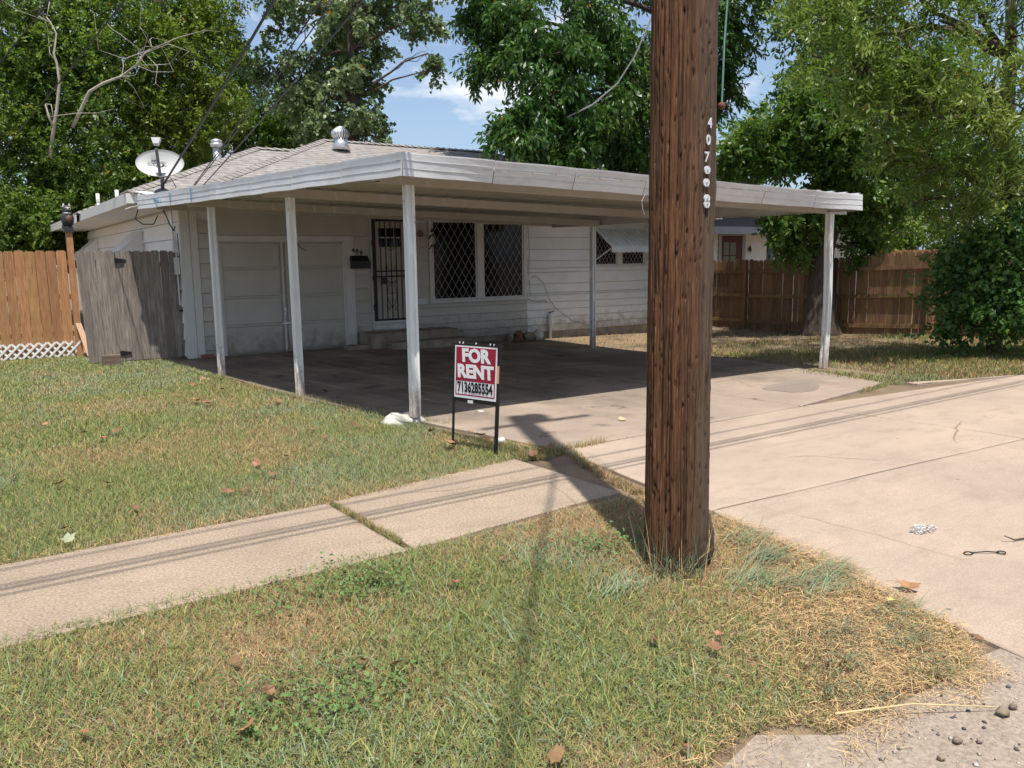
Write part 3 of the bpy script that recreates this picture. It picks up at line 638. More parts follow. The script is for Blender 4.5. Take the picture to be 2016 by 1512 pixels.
# ---- satellite dish
dc = V3((-.37, -.62, 3.11)); dn = V3((-.30, -.86, .40)); dn /= np.linalg.norm(dn)
dx_ = np.cross(_z, dn); dx_ /= np.linalg.norm(dx_); dy_ = np.cross(dn, dx_)
sdh = thing('satellite_dish', 'off-white oval satellite dish on a dark mast at the roof corner', 'satellite dish', (-.35, -.55, 2.72))
b = B(); rings = 7; seg = 36; vs = [dc - dn * .0]; fs = []
for sgn, th in ((1, 0.0), (-1, .014)):
    base = len(vs)
    for i in range(1, rings + 1):
        r_ = i / rings
        for k in range(seg):
            t = 2 * math.pi * k / seg; vs.append(dc + dx_ * .352 * r_ * math.cos(t) + dy_ * .232 * r_ * math.sin(t) + dn * (.085 * r_ * r_ - th))
    for i in range(rings - 1):
        for k in range(seg):
            q = (base + i * seg + k, base + i * seg + (k + 1) % seg, base + (i + 1) * seg + (k + 1) % seg, base + (i + 1) * seg + k); fs.append(q if sgn > 0 else q[::-1])
    if sgn > 0: fs += [(0, base + k, base + (k + 1) % seg) for k in range(seg)]
    else: fs += [tuple(base + k for k in range(seg))[::-1]]
o1 = 1 + (rings - 1) * seg; o2 = 1 + rings * seg + (rings - 1) * seg
fs += [(o1 + k, o2 + k, o2 + (k + 1) % seg, o1 + (k + 1) % seg) for k in range(seg)]
b.add(vs, fs); obj('reflector', b, dish_m, sdh, True)
arm0 = dc - dy_ * .24 + dn * .02; arm1 = dc + dn * .42 - dy_ * .02 + dx_ * .03
arm1 = dc + dn * .40 + dy_ * .06
obj('feed_arm', B().bar(arm0, arm1, .04, .05, dn), dish_d, sdh)
lb_ = B(); c0 = arm1 + dy_ * .06
lb_.hexa([c0 + dx_ * a * .05 + dn * c for a, c in ((-.75, -.03), (.75, -.03), (.75, .05), (-.75, .05))], [c0 + dy_ * .10 + dx_ * a * .068 + dn * c for a, c in ((-1, -.03), (1, -.03), (1, .05), (-1, .05))])
obj('receiver_head', lb_, nb_grey, sdh)
obj('mast', B().tube([(-.35, -.52, 2.70), (-.35, -.55, 2.90), dc - dn * .05 - dy_ * .05], .028, 10), dish_d, sdh, True)
obj('mount_foot', B().lathe([(.13, 0), (.11, .03), (.05, .06)], (-.35, -.52, 2.71), 12), dish_d, sdh, True)
tl = dc + dn * .035
dm = B(); e_ = [tl + dx_ * (-.115) + dy_ * .05]
pts = [tl + dx_ * (-.135 + .10 * x) + dy_ * (.065 + .10 * y) + dn * .012 for x, y in [(0, 0), (0, 1), (.35, 1), (.8, .85), (1.0, .5), (.8, .12), (.4, 0)]]
pts2 = [p + dn * .004 for p in pts]; n7 = len(pts); dm.add(pts + pts2, [tuple(range(n7))[::-1], tuple(range(n7, 2 * n7))])
obj('emblem', dm, dish_p, sdh)
put_text('lettering', text_mesh('DIRECTV', .055, dish_p, .0008), tl + dn * .006 - dx_ * .05 + dy_ * .025, dx_, dy_, sdh, 1.25, 1)
put_text('lettering', text_mesh('Slimline', .048, dish_p, .0005), tl + dn * .015 - dy_ * .165, dx_, dy_, sdh, 1, 1)
cable('cable', 'black cable coiled at the foot of the satellite dish', [(-.33, -.5, 2.86), (-.20, -.5, 2.92), (-.14, -.5, 2.80), (-.25, -.52, 2.74), (-.1, -.55, 2.76)], .008, cable_m)

# ---- things on the front wall
mb = thing('mailbox', 'black metal mailbox hung on the wall below the number 409', 'mailbox', (3.13, 0, 1.45))
obj('box', B().box((2.95, -.15, 1.46), (3.31, -.024, 1.60)), blackpl, mb); obj('lid', B().hexa([(2.94, -.17, 1.60), (3.29, -.17, 1.60), (3.29, -.024, 1.60), (2.94, -.024, 1.60)], [(2.95, -.10, 1.70), (3.28, -.10, 1.70), (3.28, -.024, 1.70), (2.95, -.024, 1.70)]), blackpl, mb)
hn = thing('house_number', 'black metal house number 409 stepping down above the mailbox', 'house number', (3.09, 0, 1.72))
for ch, x, z in (('4', 3.01, 1.80), ('0', 3.09, 1.775), ('9', 3.17, 1.75)): put_text('digit', text_mesh(ch, .115, black, .002, .004), (x, -.052, z), (1, 0, 0), (0, 0, 1), hn)
wc = thing('wind_chime', 'dark bird wind chime hanging between the iron door and the window', 'wind chime', (4.62, -.2, 2.35))
obj('string', B().tube([(4.62, -.2, 2.44), (4.62, -.2, 1.72)], .004, 4), black, wc)
obj('ornament', B().add([(4.58, -.2, 2.14), (4.66, -.2, 2.14), (4.62, -.2, 2.24), (4.58, -.19, 2.14), (4.66, -.19, 2.14), (4.62, -.19, 2.24)], [(0, 1, 2), (5, 4, 3), (0, 3, 4, 1), (1, 4, 5, 2), (2, 5, 3, 0)]), black, wc)
for z, w_ in ((2.07, .09), (1.87, .08)): obj('wing', B().tube([(4.62 + w_ * t, -.2, z + .03 * math.cos(3 * t) - .03 * abs(t)) for t in np.linspace(-1, 1, 9)], [.006, .012, .016, .012, .016, .012, .016, .012, .006], 5), black, wc)
for x in (4.57, 4.605, 4.64, 4.67): obj('tube', B().tube([(x, -.2, 2.06), (x, -.2, 1.92)], .005, 5), galv, wc)
wo = tag(obj('wall_ornament', B().tube([(4.44 + .055 * math.cos(t), -.04, 2.12 + .055 * math.sin(t)) for t in np.linspace(0, 6.2832, 15)], .010, 5).tube([(4.39, -.04, 2.12), (4.49, -.04, 2.12)], .006, 4).tube([(4.44, -.04, 2.07), (4.44, -.04, 2.17)], .006, 4), rustm), 'small round ornament hung on the wall left of the wind chime', 'ornament')
hb = thing('hose_bib', 'white wrapped water pipe standing against the lower front wall', 'water pipe', (7.56, -.08, -.12))
obj('pipe', B().tube([(7.56, -.09, gzf(7.56, -.09) - .03), (7.56, -.09, .36)], .035, 8), white_bare, hb, True); obj('wrap', B().tube([(7.55, -.10, .12), (7.58, -.11, .22), (7.57, -.10, .38), (7.60, -.12, .44)], [.05, .07, .06, .03], 8), paper, hb, True)
obj('valve', B().tube([(7.50, -.11, .43), (7.66, -.11, .46)], .012, 6), black, hb)
cable('cable', 'thin dark cables running down the wall right of the big windows', [(7.02, -.04, 2.3), (7.05, -.045, 1.8), (7.03, -.045, 1.3), (7.07, -.045, .8)], .004, cable_m)
cable('cable', 'black cable drooping from the wall clip down past the water pipe', [(7.12, -.04, 1.20), (7.22, -.05, 1.24), (7.42, -.06, 1.06), (7.55, -.08, .72), (7.75, -.06, .5), (8.2, -.05, .22), (8.7, -.05, .08)], .0045, cable_m)
cable('cable', 'thin wire bundled along the siding lap under the big windows', [(7.0, -.04, .74), (7.1, -.06, .70), (7.3, -.05, .68), (7.45, -.05, .70), (7.5, -.05, .64)], .006, cable_m)
cs = thing('concrete_steps', 'worn concrete steps below the black iron security door', 'steps', (4.0, -.5, 0))
obj('step', B().box((3.40, -.62, 0), (4.92, -.035, .27)), conc_step, cs); obj('step', B().box((3.32, -1.05, -.03), (4.98, -.63, .115)), conc_step, cs); obj('step', B().box((3.06, -.72, 0), (3.39, -.045, .275)), conc_step, cs)
tag(obj('concrete_block', B().box((2.62, -.62, -.01), (3.04, -.36, .075)), conc_step), 'low loose concrete block on the slab left of the steps', 'block')
def lump(c, r, m, name, sd, seg=14, rings=9, flat=1.0):
    q = np.random.default_rng(sd); b = B(); vs, fs = [], []
    for i in range(rings + 1):
        ph = math.pi * i / rings
        for k in range(seg):
            t = 2 * math.pi * k / seg; nrm = V3((math.sin(ph) * math.cos(t), math.sin(ph) * math.sin(t), math.cos(ph)))
            kk = 1 + .22 * math.sin(3 * nrm[0] * 2 + sd) * math.cos(2.5 * nrm[1] * 2 + sd * 2) + .12 * math.sin(5 * nrm[2] + 4 * nrm[0] + sd) + (q.random() * .08 if 0 < i < rings else 0)
            vs.append(V3(c) + nrm * V3(r) * kk)
    for i in range(rings):
        for k in range(seg): fs.append((i * seg + k, i * seg + (k + 1) % seg, (i + 1) * seg + (k + 1) % seg, (i + 1) * seg + k))
    b.add(vs, fs); return obj(name, b, m, None, True)
for i, (x, y, r_, lb, m_) in enumerate(((6.35, -.28, (.10, .07, .10), 'pale slanted rock leaning at the wall foot, leftmost of the row', rock_m), (6.60, -.25, (.10, .09, .12), 'rounded reddish rock second from the left at the wall foot', brick_m), (6.85, -.28, (.13, .08, .10), 'flat-faced brown rock in the middle of the wall foot row', rock_m), (7.12, -.25, (.12, .09, .12), 'large pale round rock at the right end of the wall foot row', stone))):
    tag(lump((x, y, gzf(x, y) + r_[2] * .7), r_, m_, 'rock', 20 + i), lb, 'rock', 'rocks along the house foundation')
for i, (x, lb) in enumerate(((.25, 'red brick lying at the foot of the left corner board'),)):
    tag(obj('brick', B().box((x - .1, -.16, 0), (x + .1, -.07, .06)), brick_m), lb, 'brick')
tag(lump((.42, -7.17, .0), (.20, .17, .075), stone, 'concrete_chunk', 6, 18, 10), 'lumpy white concrete footing around the corner carport post', 'concrete lump')

# ================================================================== CARPORT
cp = thing('carport', 'long low metal carport with aluminium fascia on slim white posts', 'carport', (3.4, -4.2, 0))
C1, C2, C4, C3 = V3((.13, -7.9, 2.54)), V3((6.95, -7.9, 2.385)), V3((7.02, -.30, 2.43)), V3((-.78, -.30, 2.625))
CB = V3((-.745, -.60, 2.64))
def bil(a, c): return (C1 * (1 - a) + C2 * a) * (1 - c) + (C3 * (1 - a) + C4 * a) * c
def fascia(p, q, outn, n, droop):
    """run of folded aluminium panels with two raised seams, each panel a little out of true"""
    p, q, outn = V3(p), V3(q), V3(outn)
    for k in range(n):
        a, c = k / n + .0008, (k + 1) / n - .0008
        A, Bq = p * (1 - a) + q * a, p * (1 - c) + q * c
        t0, t1 = rnd.uniform(-.004, .006) + droop[k], rnd.uniform(-.004, .006) + droop[k + 1]
        H_ = .205; prof = [(0, .0), (.012, .002), (.012, .004), (.067, .004), (.0685, .009), (.0705, .004), (.137, .006), (.1385, .011), (.1405, .006), (H_, .010), (H_, -.03), (H_ - .004, -.03), (H_ - .004, -.002), (0.004, -.012), (.004, -.05), (0, -.05)]
        seg_n = 6; vs, fs = [], []
        for i in range(seg_n + 1):
            o = A + (Bq - A) * i / seg_n; tt = (t0 * (1 - i / seg_n) + t1 * i / seg_n) + .006 * math.sin(3.14 * i / seg_n) * rnd.uniform(-1, 1)
            for d, e in prof: vs.append(o + outn * (e + tt * d / H_) - _z * (d + .003 * math.sin(i + k)))
        m_ = len(prof)
        for i in range(seg_n):
            for j in range(m_):
                fs.append((i * m_ + j, i * m_ + (j + 1) % m_, (i + 1) * m_ + (j + 1) % m_, (i + 1) * m_ + j))
        fs += [tuple(range(m_)), tuple(range(seg_n * m_, (seg_n + 1) * m_))[::-1]]
        obj('fascia_panel', B().add(vs, fs), alum, cp)
ln_ = V3((-.993, -.119, 0)); rn_ = V3((1, .01, 0)); fn_ = V3((0, -1, 0))
fascia(C1 + V3((-.002, .0, 0)), CB, ln_, 7, [0] * 8); fascia(C1 + V3((.0, -.002, 0)), C2, fn_, 7, [0, -.075, -.088, -.095, -.10, -.095, -.07, 0]); fascia(C2 + V3((.002, 0, 0)), C2 * .08 + C4 * .92, rn_, 5, [0] * 6)
NP = 24
for k in range(NP):
    a0, a1 = k / NP, (k + 1) / NP
    def pt(a, c, dz):
        p = bil(a, c); lft = -.095 + .055 * a; return (p[0], p[1] + (.02 if c == 0 else 0), p[2] + lft + dz)
    am = a0 + (a1 - a0) * .72; ar0 = a0 + (a1 - a0) * .78; ar1 = a0 + (a1 - a0) * .92
    rh = .045 + .02 * a0
    prof = [(a0 + .0004, 0), (am, 0), (ar0, rh), (ar1, rh), (a1, 0.0)]
    vs = [pt(a, c, dz) for c in (0, 1) for a, dz in prof] + [pt(a, c, dz - .006) for c in (0, 1) for a, dz in prof]
    n5 = 5; fs = [(i, i + 1, n5 + i + 1, n5 + i) for i in range(4)] + [(10 + i, 10 + n5 + i, 10 + n5 + i + 1, 10 + i + 1) for i in range(4)] + [(i + 1, i, 10 + i, 10 + i + 1) for i in range(4)]
    me_b = B().add(vs, fs); o_ = obj('roof_panel', me_b, ceil_m, cp)
    o_.data.materials.append(galv_roof)
    for p_ in list(o_.data.polygons)[:4]: p_.material_index = 1
def beam(p, q):
    p, q = V3(p), V3(q); b = B()
    b.bar(p + _z * .006, q + _z * .006, .09, .012); b.bar(p + V3((0, -.04, .055)), q + V3((0, -.04, .055)), .008, .086); b.bar(p + V3((0, .04, .055)), q + V3((0, .04, .055)), .008, .086); b.bar(p + V3((0, -.025, .1)), q + V3((0, -.025, .1)), .04, .008)
    return obj('beam', b, ceil_m, cp)
BEAMS = [((.16, -7.34, 2.315), (7.38, -7.34, 2.16)), ((-.16, -4.96, 2.35), (6.90, -4.96, 2.175)), ((-.42, -2.44, 2.38), (6.95, -2.44, 2.19))]
for p, q in BEAMS: beam(p, q)
obj('beam', B().bar((-.55, -.97, 2.46), (6.95, -.97, 2.29), .06, .08), ceil_m, cp)
for p, _q in BEAMS: obj('beam_bracket', B().box((p[0] - .05, p[1] - .06, p[2] + .02), (p[0] - .002, p[1] + .06, p[2] + .09)), galv, cp)
def post(base, topz, lean=(0, 0), bend=0.0):
    w = .043; gshape = [(-w, -w), (-.018, -w), (-.012, -w + .014), (.012, -w + .014), (.018, -w), (w, -w), (w, -.018), (w - .014, -.012), (w - .014, .012), (w, .018), (w, w), (.018, w), (.012, w - .014), (-.012, w - .014), (-.018, w), (-w, w), (-w, .018), (-w + .014, .012), (-w + .014, -.012), (-w, -.018)]
    vs, fs = [], []; n = len(gshape); K = 10
    for k in range(K + 1):
        t = k / K; z = base[2] + (topz - base[2]) * t; bx = bend * math.sin(3.1416 * min(1, t * 1.25)) 
        for x, y in gshape: vs.append((base[0] + lean[0] * t + x + bx + rnd.uniform(-.001, .001), base[1] + lean[1] * t + y, z))
    for k in range(K):
        for i in range(n): fs.append((k * n + i, k * n + (i + 1) % n, (k + 1) * n + (i + 1) % n, (k + 1) * n + i))
    fs += [tuple(range(n))[::-1], tuple(range(K * n, (K + 1) * n))]
    o = obj('post', B().add(vs, fs), post_m, cp)
    return o
post((-.13, -2.46, -.02), 2.375); post((.14, -4.96, -.02), 2.345); post((.47, -7.34, .06), 2.31)
post((6.87, -2.38, -.13), 2.19); post((6.92, -4.96, -.06), 2.175); post((7.08, -7.32, -.02), 2.17, bend=.035)
for (y, z, dz, ln2) in ((-2.9, 2.50, 0.0, .17), (-2.1, 2.50, 0.0, .14)):
    x = np.interp(y, [-7.9, -.6], [.13, -.745]) - .020; o = obj('tape_strip', B().bar((x, y, z - ln2 / 2 + .02), (x, y, z + ln2 / 2 + .01), .024, .006, ln_), tape, cp)
x = np.interp(-1.5, [-7.9, -.6], [.13, -.745]) - .022; obj('tape_strip', B().bar((x, -1.35, 2.545), (x, -1.70, 2.48), .035, .006, ln_), tape, cp)
cable('cable', 'short pale wire dangling under the carport fascia beside the utility pole', [(3.05, -7.86, 2.27), (3.02, -7.84, 2.2), (3.05, -7.82, 2.12), (3.1, -7.80, 2.06)], .006, cable_w)

# ================================================================== FENCES
def picket_mesh(w, h, th, m, ear=.025, arch=False):
    if arch: poly = [(-w / 2, 0), (w / 2, 0), (w / 2, h - .05)] + [(w / 2 * math.cos(t), h - .05 + .05 * math.sin(t)) for t in np.linspace(.5, 2.64, 6)] + [(-w / 2, h - .05)]
    else: poly = [(-w / 2, 0), (w / 2, 0), (w / 2, h - ear), (w / 2 - ear, h), (-w / 2 + ear, h), (-w / 2, h - ear)]
    n = len(poly)
    b = B(); b.add([(x, -th / 2, z) for x, z in poly] + [(x, th / 2, z) for x, z in poly], [tuple(range(n)), tuple(range(n, 2 * n))[::-1]] + [((i + 1) % n, i, n + i, n + (i + 1) % n) for i in range(n)])
    return mesh_of(b, 'picket', m)
lf = thing('wood_fence', 'honey-brown picket fence at the left edge of the lawn', 'fence', (-1.44, 1.9, 0))
pk = picket_mesh(.152, 1.83, .018, cedar)
for i in range(26):
    x = -1.62 - i * .158
    put('picket', pk, (x, 1.9 + rnd.uniform(-.004, .004), .02), lf, (rnd.uniform(-.006, .006), rnd.uniform(-.004, .004), 0), (rnd.uniform(.97, 1.01), 1, 1 + rnd.uniform(-.006, .006)))
for z in (.35, 1.0, 1.6): obj('rail', B().box((-5.8, 1.925, z), (-1.5, 1.965, z + .09)), cedar, lf)
obj('fence_post', B().box((-1.51, 1.86, 0), (-1.41, 1.96, 2.22)), cedar, lf); obj('fence_post', B().box((-3.95, 1.965, 0), (-3.85, 2.06, 1.85)), cedar, lf)
obj('post_cap', B().hexa([(-1.54, 1.83, 2.17), (-1.38, 1.83, 2.17), (-1.38, 1.99, 2.17), (-1.54, 1.99, 2.17)], [(-1.525, 1.845, 2.27), (-1.395, 1.845, 2.27), (-1.395, 1.975, 2.27), (-1.525, 1.975, 2.27)]), blackpl, lf)
lt = thing('lattice_edging', 'low strip of white diamond lattice along the foot of the left fence', 'lattice', (-2.6, 1.85, 0))
for k in range(32):
    x = -5.6 + k * .135
    for sgn, yy in ((1, 1.858), (-1, 1.868)):
        xa, xb = (x, x + .26) if sgn > 0 else (x + .26, x)
        if max(xa, xb) > -1.42: continue
        obj('slat', B().bar((xa, yy, .0), (xb, yy, .265), .034, .008, (0, 1, 0)), vinyl, lt)
# grey gate
gt = thing('wood_gate', 'weathered grey board gate between the left fence and the house', 'gate', (-.68, .3, 0))
npk = 12; gpk = picket_mesh(.128, 1.80, .018, greyw, .022)
for i in range(npk):
    t_ = (i + .5) / npk; x = -1.51 * (1 - t_) + .10 * t_; lean_ = math.atan2((-1.575 * (1 - t_) + .105 * t_) - x, 1.8)
    put('picket', gpk, (x, .30 + rnd.uniform(-.006, .006), .015), gt, (rnd.uniform(-.008, .008), lean_ + rnd.uniform(-.002, .002), 0), (rnd.uniform(1.03, 1.07), 1, 1 + rnd.uniform(-.005, .005)))
for z in (.2, .95, 1.55): obj('rail', B().box((-1.38, .325, z), (.06, .36, z + .085)), greyw, gt)
for x, z in ((-.95, 1.66), (-.98, .14)):
    h_ = obj('hinge', B().box((x - .06, .276, z - .04), (x + .0, .288, z + .04)).hexa([(x + .0, .276, z - .035), (x + .11, .276, z - .018), (x + .11, .288, z - .018), (x + .0, .288, z - .035)], [(x + .0, .276, z + .035), (x + .11, .276, z + .018), (x + .11, .288, z + .018), (x + .0, .288, z + .035)]), black, gt)
obj('latch', B().box((-.04, .27, .78), (.05, .29, .82)).tube([(-.06, .262, .80), (.10, .262, .80)], .010, 6), black, gt)
obj('latch', B().box((-.01, .272, 1.02), (.02, .29, 1.20)), black, gt)
tag(obj('loose_board', B().hexa([(-1.375, 1.62, 0), (-1.285, 1.62, 0), (-1.285, 1.65, 0), (-1.375, 1.65, 0)], [(-1.50, 1.80, .58), (-1.41, 1.80, .58), (-1.41, 1.83, .58), (-1.50, 1.83, .58)]), peach), 'short fresh peach-coloured board leaning on the left fence post', 'board')
wb = B(); wb.hexa([(-1.36, -.10, 0), (-1.10, -.13, 0), (-1.085, .03, 0), (-1.35, .06, 0)], [(-1.36, -.10, .16), (-1.10, -.13, .155), (-1.085, .03, .155), (-1.35, .06, .16)])
tag(obj('wood_block', wb, blockw), 'chunky old timber block lying in front of the grey gate', 'wood block')
# right side fence (seen from its rail side)
rf = thing('wood_fence', 'brown picket fence with rails and posts across the right yard', 'fence', (13.25, -2, -.1))
rpk = picket_mesh(.140, 1.72, .016, cedar_b, .03, arch=True)
y = 6.5
while y > -8.8:
    z = gzf(13.25, y) - .03
    put('picket', rpk, (13.29, y, z + rnd.uniform(-.012, .012)), rf, (0, rnd.uniform(-.004, .004), R(90) + rnd.uniform(-.01, .01)), (rnd.uniform(.95, 1.0), 1, 1 + rnd.uniform(-.012, .012)))
    y -= .146 + rnd.choice((0, .001, .004, .008))
for y0, y1 in ((6.5, 4.1), (4.1, 1.7), (1.7, -.72), (-.72, -3.1), (-3.1, -5.5), (-5.5, -7.9)):
    zz0, zz1 = gzf(13.2, y0), gzf(13.2, y1)
    for hgt in (.16, .80, 1.40): obj('rail', B().bar((13.255, y0, zz0 + hgt), (13.255, y1 + .004, zz1 + hgt + rnd.uniform(-.02, .02)), .04, .085), cedar_b, rf)
    obj('fence_post', B().box((13.14, y1 - .045, zz1 - .05), (13.232, y1 + .045, zz1 + 1.66)), cedar_b, rf)
f3 = thing('wood_fence', 'pale tan picket fence top beyond the brown fence behind the bush', 'fence', (20.5, -2, -.1))
pk3 = picket_mesh(.14, 1.86, .016, cedar, .03)
y = 0.5
while y > -7: put('picket', pk3, (20.5, y, -.15), f3, (0, 0, R(90))); y -= .146
obj('rail', B().box((20.44, -7, 1.45), (20.485, .5, 1.54)), cedar, f3)

# owl decoy on the fence post
ow = thing('owl_decoy', 'plastic horned owl decoy perched on the capped fence post', 'owl decoy', (-1.46, 1.9, 2.27))
oc = (-1.46, 1.91, 2.27)
obj('body', B().lathe([(.05, 0), (.085, .03), (.10, .10), (.098, .17), (.075, .225), (.07, .25), (.078, .285), (.07, .33), (.04, .36), (.01, .365)], oc, 18, 1, .9), owl_d, ow, True)
obj('breast', B().lathe([(.03, .04), (.062, .09), (.062, .15), (.03, .20)], (oc[0] + .015, oc[1] - .045, oc[2]), 14), owl_b, ow, True)
obj('collar', B().lathe([(.05, .205), (.074, .222), (.05, .24)], (oc[0], oc[1] - .014, oc[2]), 16), owl_w, ow, True)
obj('face', B().lathe([(.02, .255), (.055, .285), (.05, .32), (.02, .335)], (oc[0] + .01, oc[1] - .028, oc[2]), 14), owl_w, ow, True)
for sg in (-1, 1):
    obj('ear', B().lathe([(.022, .33), (.014, .37), (.002, .40)], (oc[0] + sg * .045, oc[1] - .01, oc[2]), 8), owl_w, ow)
    obj('eye', B().lathe([(.004, .29), (.014, .30), (.014, .308), (.004, .316)], (oc[0] + .01 + sg * .026, oc[1] - .076, oc[2]), 8), blackpl, ow)
    obj('wing', B().lathe([(.01, .02), (.05, .07), (.06, .14), (.04, .21)], (oc[0] + sg * .062, oc[1] + .01, oc[2]), 12, .7, 1.1), owl_d, ow, True)
obj('beak', B().lathe([(.002, .262), (.010, .278), (.004, .295)], (oc[0] + .01, oc[1] - .088, oc[2]), 6), blackpl, ow)
obj('tail', B().hexa([(oc[0] - .10, oc[1] - .02, oc[2] - .03), (oc[0] - .04, oc[1] - .02, oc[2] - .03), (oc[0] - .04, oc[1] + .03, oc[2] - .03), (oc[0] - .10, oc[1] + .03, oc[2] - .03)], [(oc[0] - .07, oc[1] - .03, oc[2] + .12), (oc[0] - .01, oc[1] - .03, oc[2] + .12), (oc[0] - .01, oc[1] + .04, oc[2] + .12), (oc[0] - .07, oc[1] + .04, oc[2] + .12)]), owl_d, ow)

# ================================================================== NEIGHBOUR HOUSE
nb = thing('house', 'white neighbouring house with slate-blue porch trim beyond the brown fence', 'house', (18, 4, -.2))
obj('wall', B().box((14.2, 3.03, -.3), (24, 3.2, 2.9)).box((24, 3.2, -.3), (24.15, 12, 3)).box((14.2, 3.2, -.3), (14.35, 12, 2.9)), nb_white, nb)
def nbclap(x0, x1, y_, z0, z1):
    b = B(); b.hexa([(x0, y_ - .028, z0), (x1, y_ - .028, z0), (x1, y_, z0), (x0, y_, z0)], [(x0, y_ - .004, z1 - .009), (x1, y_ - .004, z1 - .009), (x1, y_, z1 - .009), (x0, y_, z1 - .009)]); obj('siding_board', b, nb_white, nb)
zl = 0.0
while zl < 2.6:
    for x0, x1 in ((14.2, 16.31), (17.56, 19.6), (20.6, 24)): nbclap(x0, x1, 3.03, zl, zl + .20)
    zl += .20
nd = obj('front_door', B().box((16.46, 3.0, -.2), (17.40, 3.03, 2.22)), nb_door, nb)
obj('door_frame', B().box((16.32, 2.985, -.2), (16.455, 3.03, 2.33)).box((17.405, 2.985, -.2), (17.55, 3.03, 2.33)).box((16.456, 2.988, 2.225), (17.404, 3.03, 2.33)), nb_grey, nd)
for i in range(2):
    for j in range(3): obj('pane', B().box((16.55 + i * .30, 2.992, .8 + j * .42), (16.80 + i * .30, 2.999, 1.18 + j * .42)), curtain, nd)
put_text('digit', text_mesh('4', .26, black, .01, .01), (17.74, 2.97, 1.80), (1, 0, 0), (0, 0, 1), nb)
obj('porch_beam', B().box((13.4, 1.95, 2.46), (17.95, 2.10, 2.72)), navy, nb); obj('porch_fascia', B().box((14.2, 1.97, 2.24), (17.93, 2.08, 2.455)), nb_grey, nb)
obj('porch_post', B().box((17.46, 1.96, -.3), (17.66, 2.10, 2.24)), navy, nb); obj('porch_ceiling', B().box((14.2, 2.1, 2.46), (17.95, 3.0, 2.5)), nb_white, nb)
obj('gable_wall', B().box((17.96, 1.99, 2.24), (22.0, 2.12, 3.0)), nb_white, nb)
for k in range(3): nbclap(17.96, 22.0, 1.99, 2.24 + k * .25, 2.49 + k * .25)
rb = B(); roof_plane(rb, (13.2, 1.7, 2.74), (24.6, 1.7, 2.95), (23, 7, 4.15), (14.8, 7, 4.05)); roof_plane(rb, (13.2, 12, 2.74), (13.2, 1.7, 2.74), (14.8, 7, 4.05), (14.8, 7, 4.05)); 
stuff(obj('shingles', rb, shing_n, nb))
w_ = obj('window', B().box((19.62, 3.0, .9), (20.58, 3.025, 2.15)), nb_grey, nb); obj('pane', B().box((19.70, 2.985, .97), (20.50, 2.999, 2.08)), glass, w_)
fp = at(1437, 330, 60)
tag(obj('utility_pole', B().tube([(fp[0], fp[1], -.2), (fp[0], fp[1], 9.0)], [.16, .11], 8).bar((fp[0] - 1, fp[1], 8.6), (fp[0] + 1, fp[1], 8.6), .1, .12), bark_pale), 'thin grey utility pole far behind the neighbouring house', 'utility pole')

# ================================================================== UTILITY POLE
PX, PY = -.12, -11.50
up = thing('utility_pole', 'thick brown timber utility pole with number 407 in the front verge', 'utility pole', (PX, PY, -.05))
def pole_material():
    m = bpy.data.materials.new('creosote_pole_wood'); m.use_nodes = True; t = m.node_tree; n = t.nodes; ln = t.links.new
    p = n['Principled BSDF']; p.inputs['Roughness'].default_value = .75; p.inputs['Specular IOR Level'].default_value = .3
    c = n.new('ShaderNodeTexCoord'); a = n.new('ShaderNodeAttribute'); a.attribute_name = 'tone'
    def nz_(scale, st, d=8, rr=.65):
        q = n.new('ShaderNodeMapping'); q.inputs['Scale'].default_value = st; ln(c.outputs['Object'], q.inputs[0])
        k = n.new('ShaderNodeTexNoise'); k.inputs['Scale'].default_value = scale; k.inputs['Detail'].default_value = d; k.inputs['Roughness'].default_value = rr; ln(q.outputs[0], k.inputs['Vector']); return k.outputs['Fac']
    r = n.new('ShaderNodeValToRGB'); el = r.color_ramp.elements; el[0].position = .36; el[0].color = (.020, .009, .005, 1); el[1].position = .70; el[1].color = (.31, .150, .062, 1); e = el.new(.52); e.color = (.150, .062, .026, 1)
    ln(nz_(7, (13, 13, .45), 12, .80), r.inputs['Fac'])
    r3 = n.new('ShaderNodeValToRGB'); r3.color_ramp.elements[0].position = .57; r3.color_ramp.elements[1].position = .72; ln(nz_(22, (7, 7, .35), 6, .7), r3.inputs['Fac'])
    m3 = n.new('ShaderNodeMixRGB'); m3.inputs['Color2'].default_value = (.42, .25, .13, 1); ln(r3.outputs[0], m3.inputs[0]); ln(r.outputs[0], m3.inputs[1])
    g2 = n.new('ShaderNodeValToRGB'); g2.color_ramp.elements[0].color = (.055, .042, .032, 1); g2.color_ramp.elements[1].color = (.24, .18, .13, 1); g2.color_ramp.elements[0].position = .3; g2.color_ramp.elements[1].position = .75
    ln(nz_(5, (12, 12, .5), 10, .72), g2.inputs['Fac'])
    sp = n.new('ShaderNodeSeparateColor'); ln(a.outputs['Color'], sp.inputs[0])
    mx_ = n.new('ShaderNodeMixRGB'); ln(sp.outputs[1], mx_.inputs[0]); ln(m3.outputs[0], mx_.inputs[1]); ln(g2.outputs[0], mx_.inputs[2])
    mu = n.new('ShaderNodeMixRGB'); mu.blend_type = 'MIX'; mu.inputs['Color2'].default_value = (.012, .007, .005, 1); ln(sp.outputs[0], mu.inputs[0]); ln(mx_.outputs[0], mu.inputs[1])
    ln(mu.outputs[0], p.inputs['Base Color'])
    b_ = n.new('ShaderNodeBump'); b_.inputs['Strength'].default_value = 1.0; b_.inputs['Distance'].default_value = .012; ln(nz_(11, (15, 15, .5), 9, .78), b_.inputs['Height']); ln(b_.outputs[0], p.inputs['Normal'])
    return m
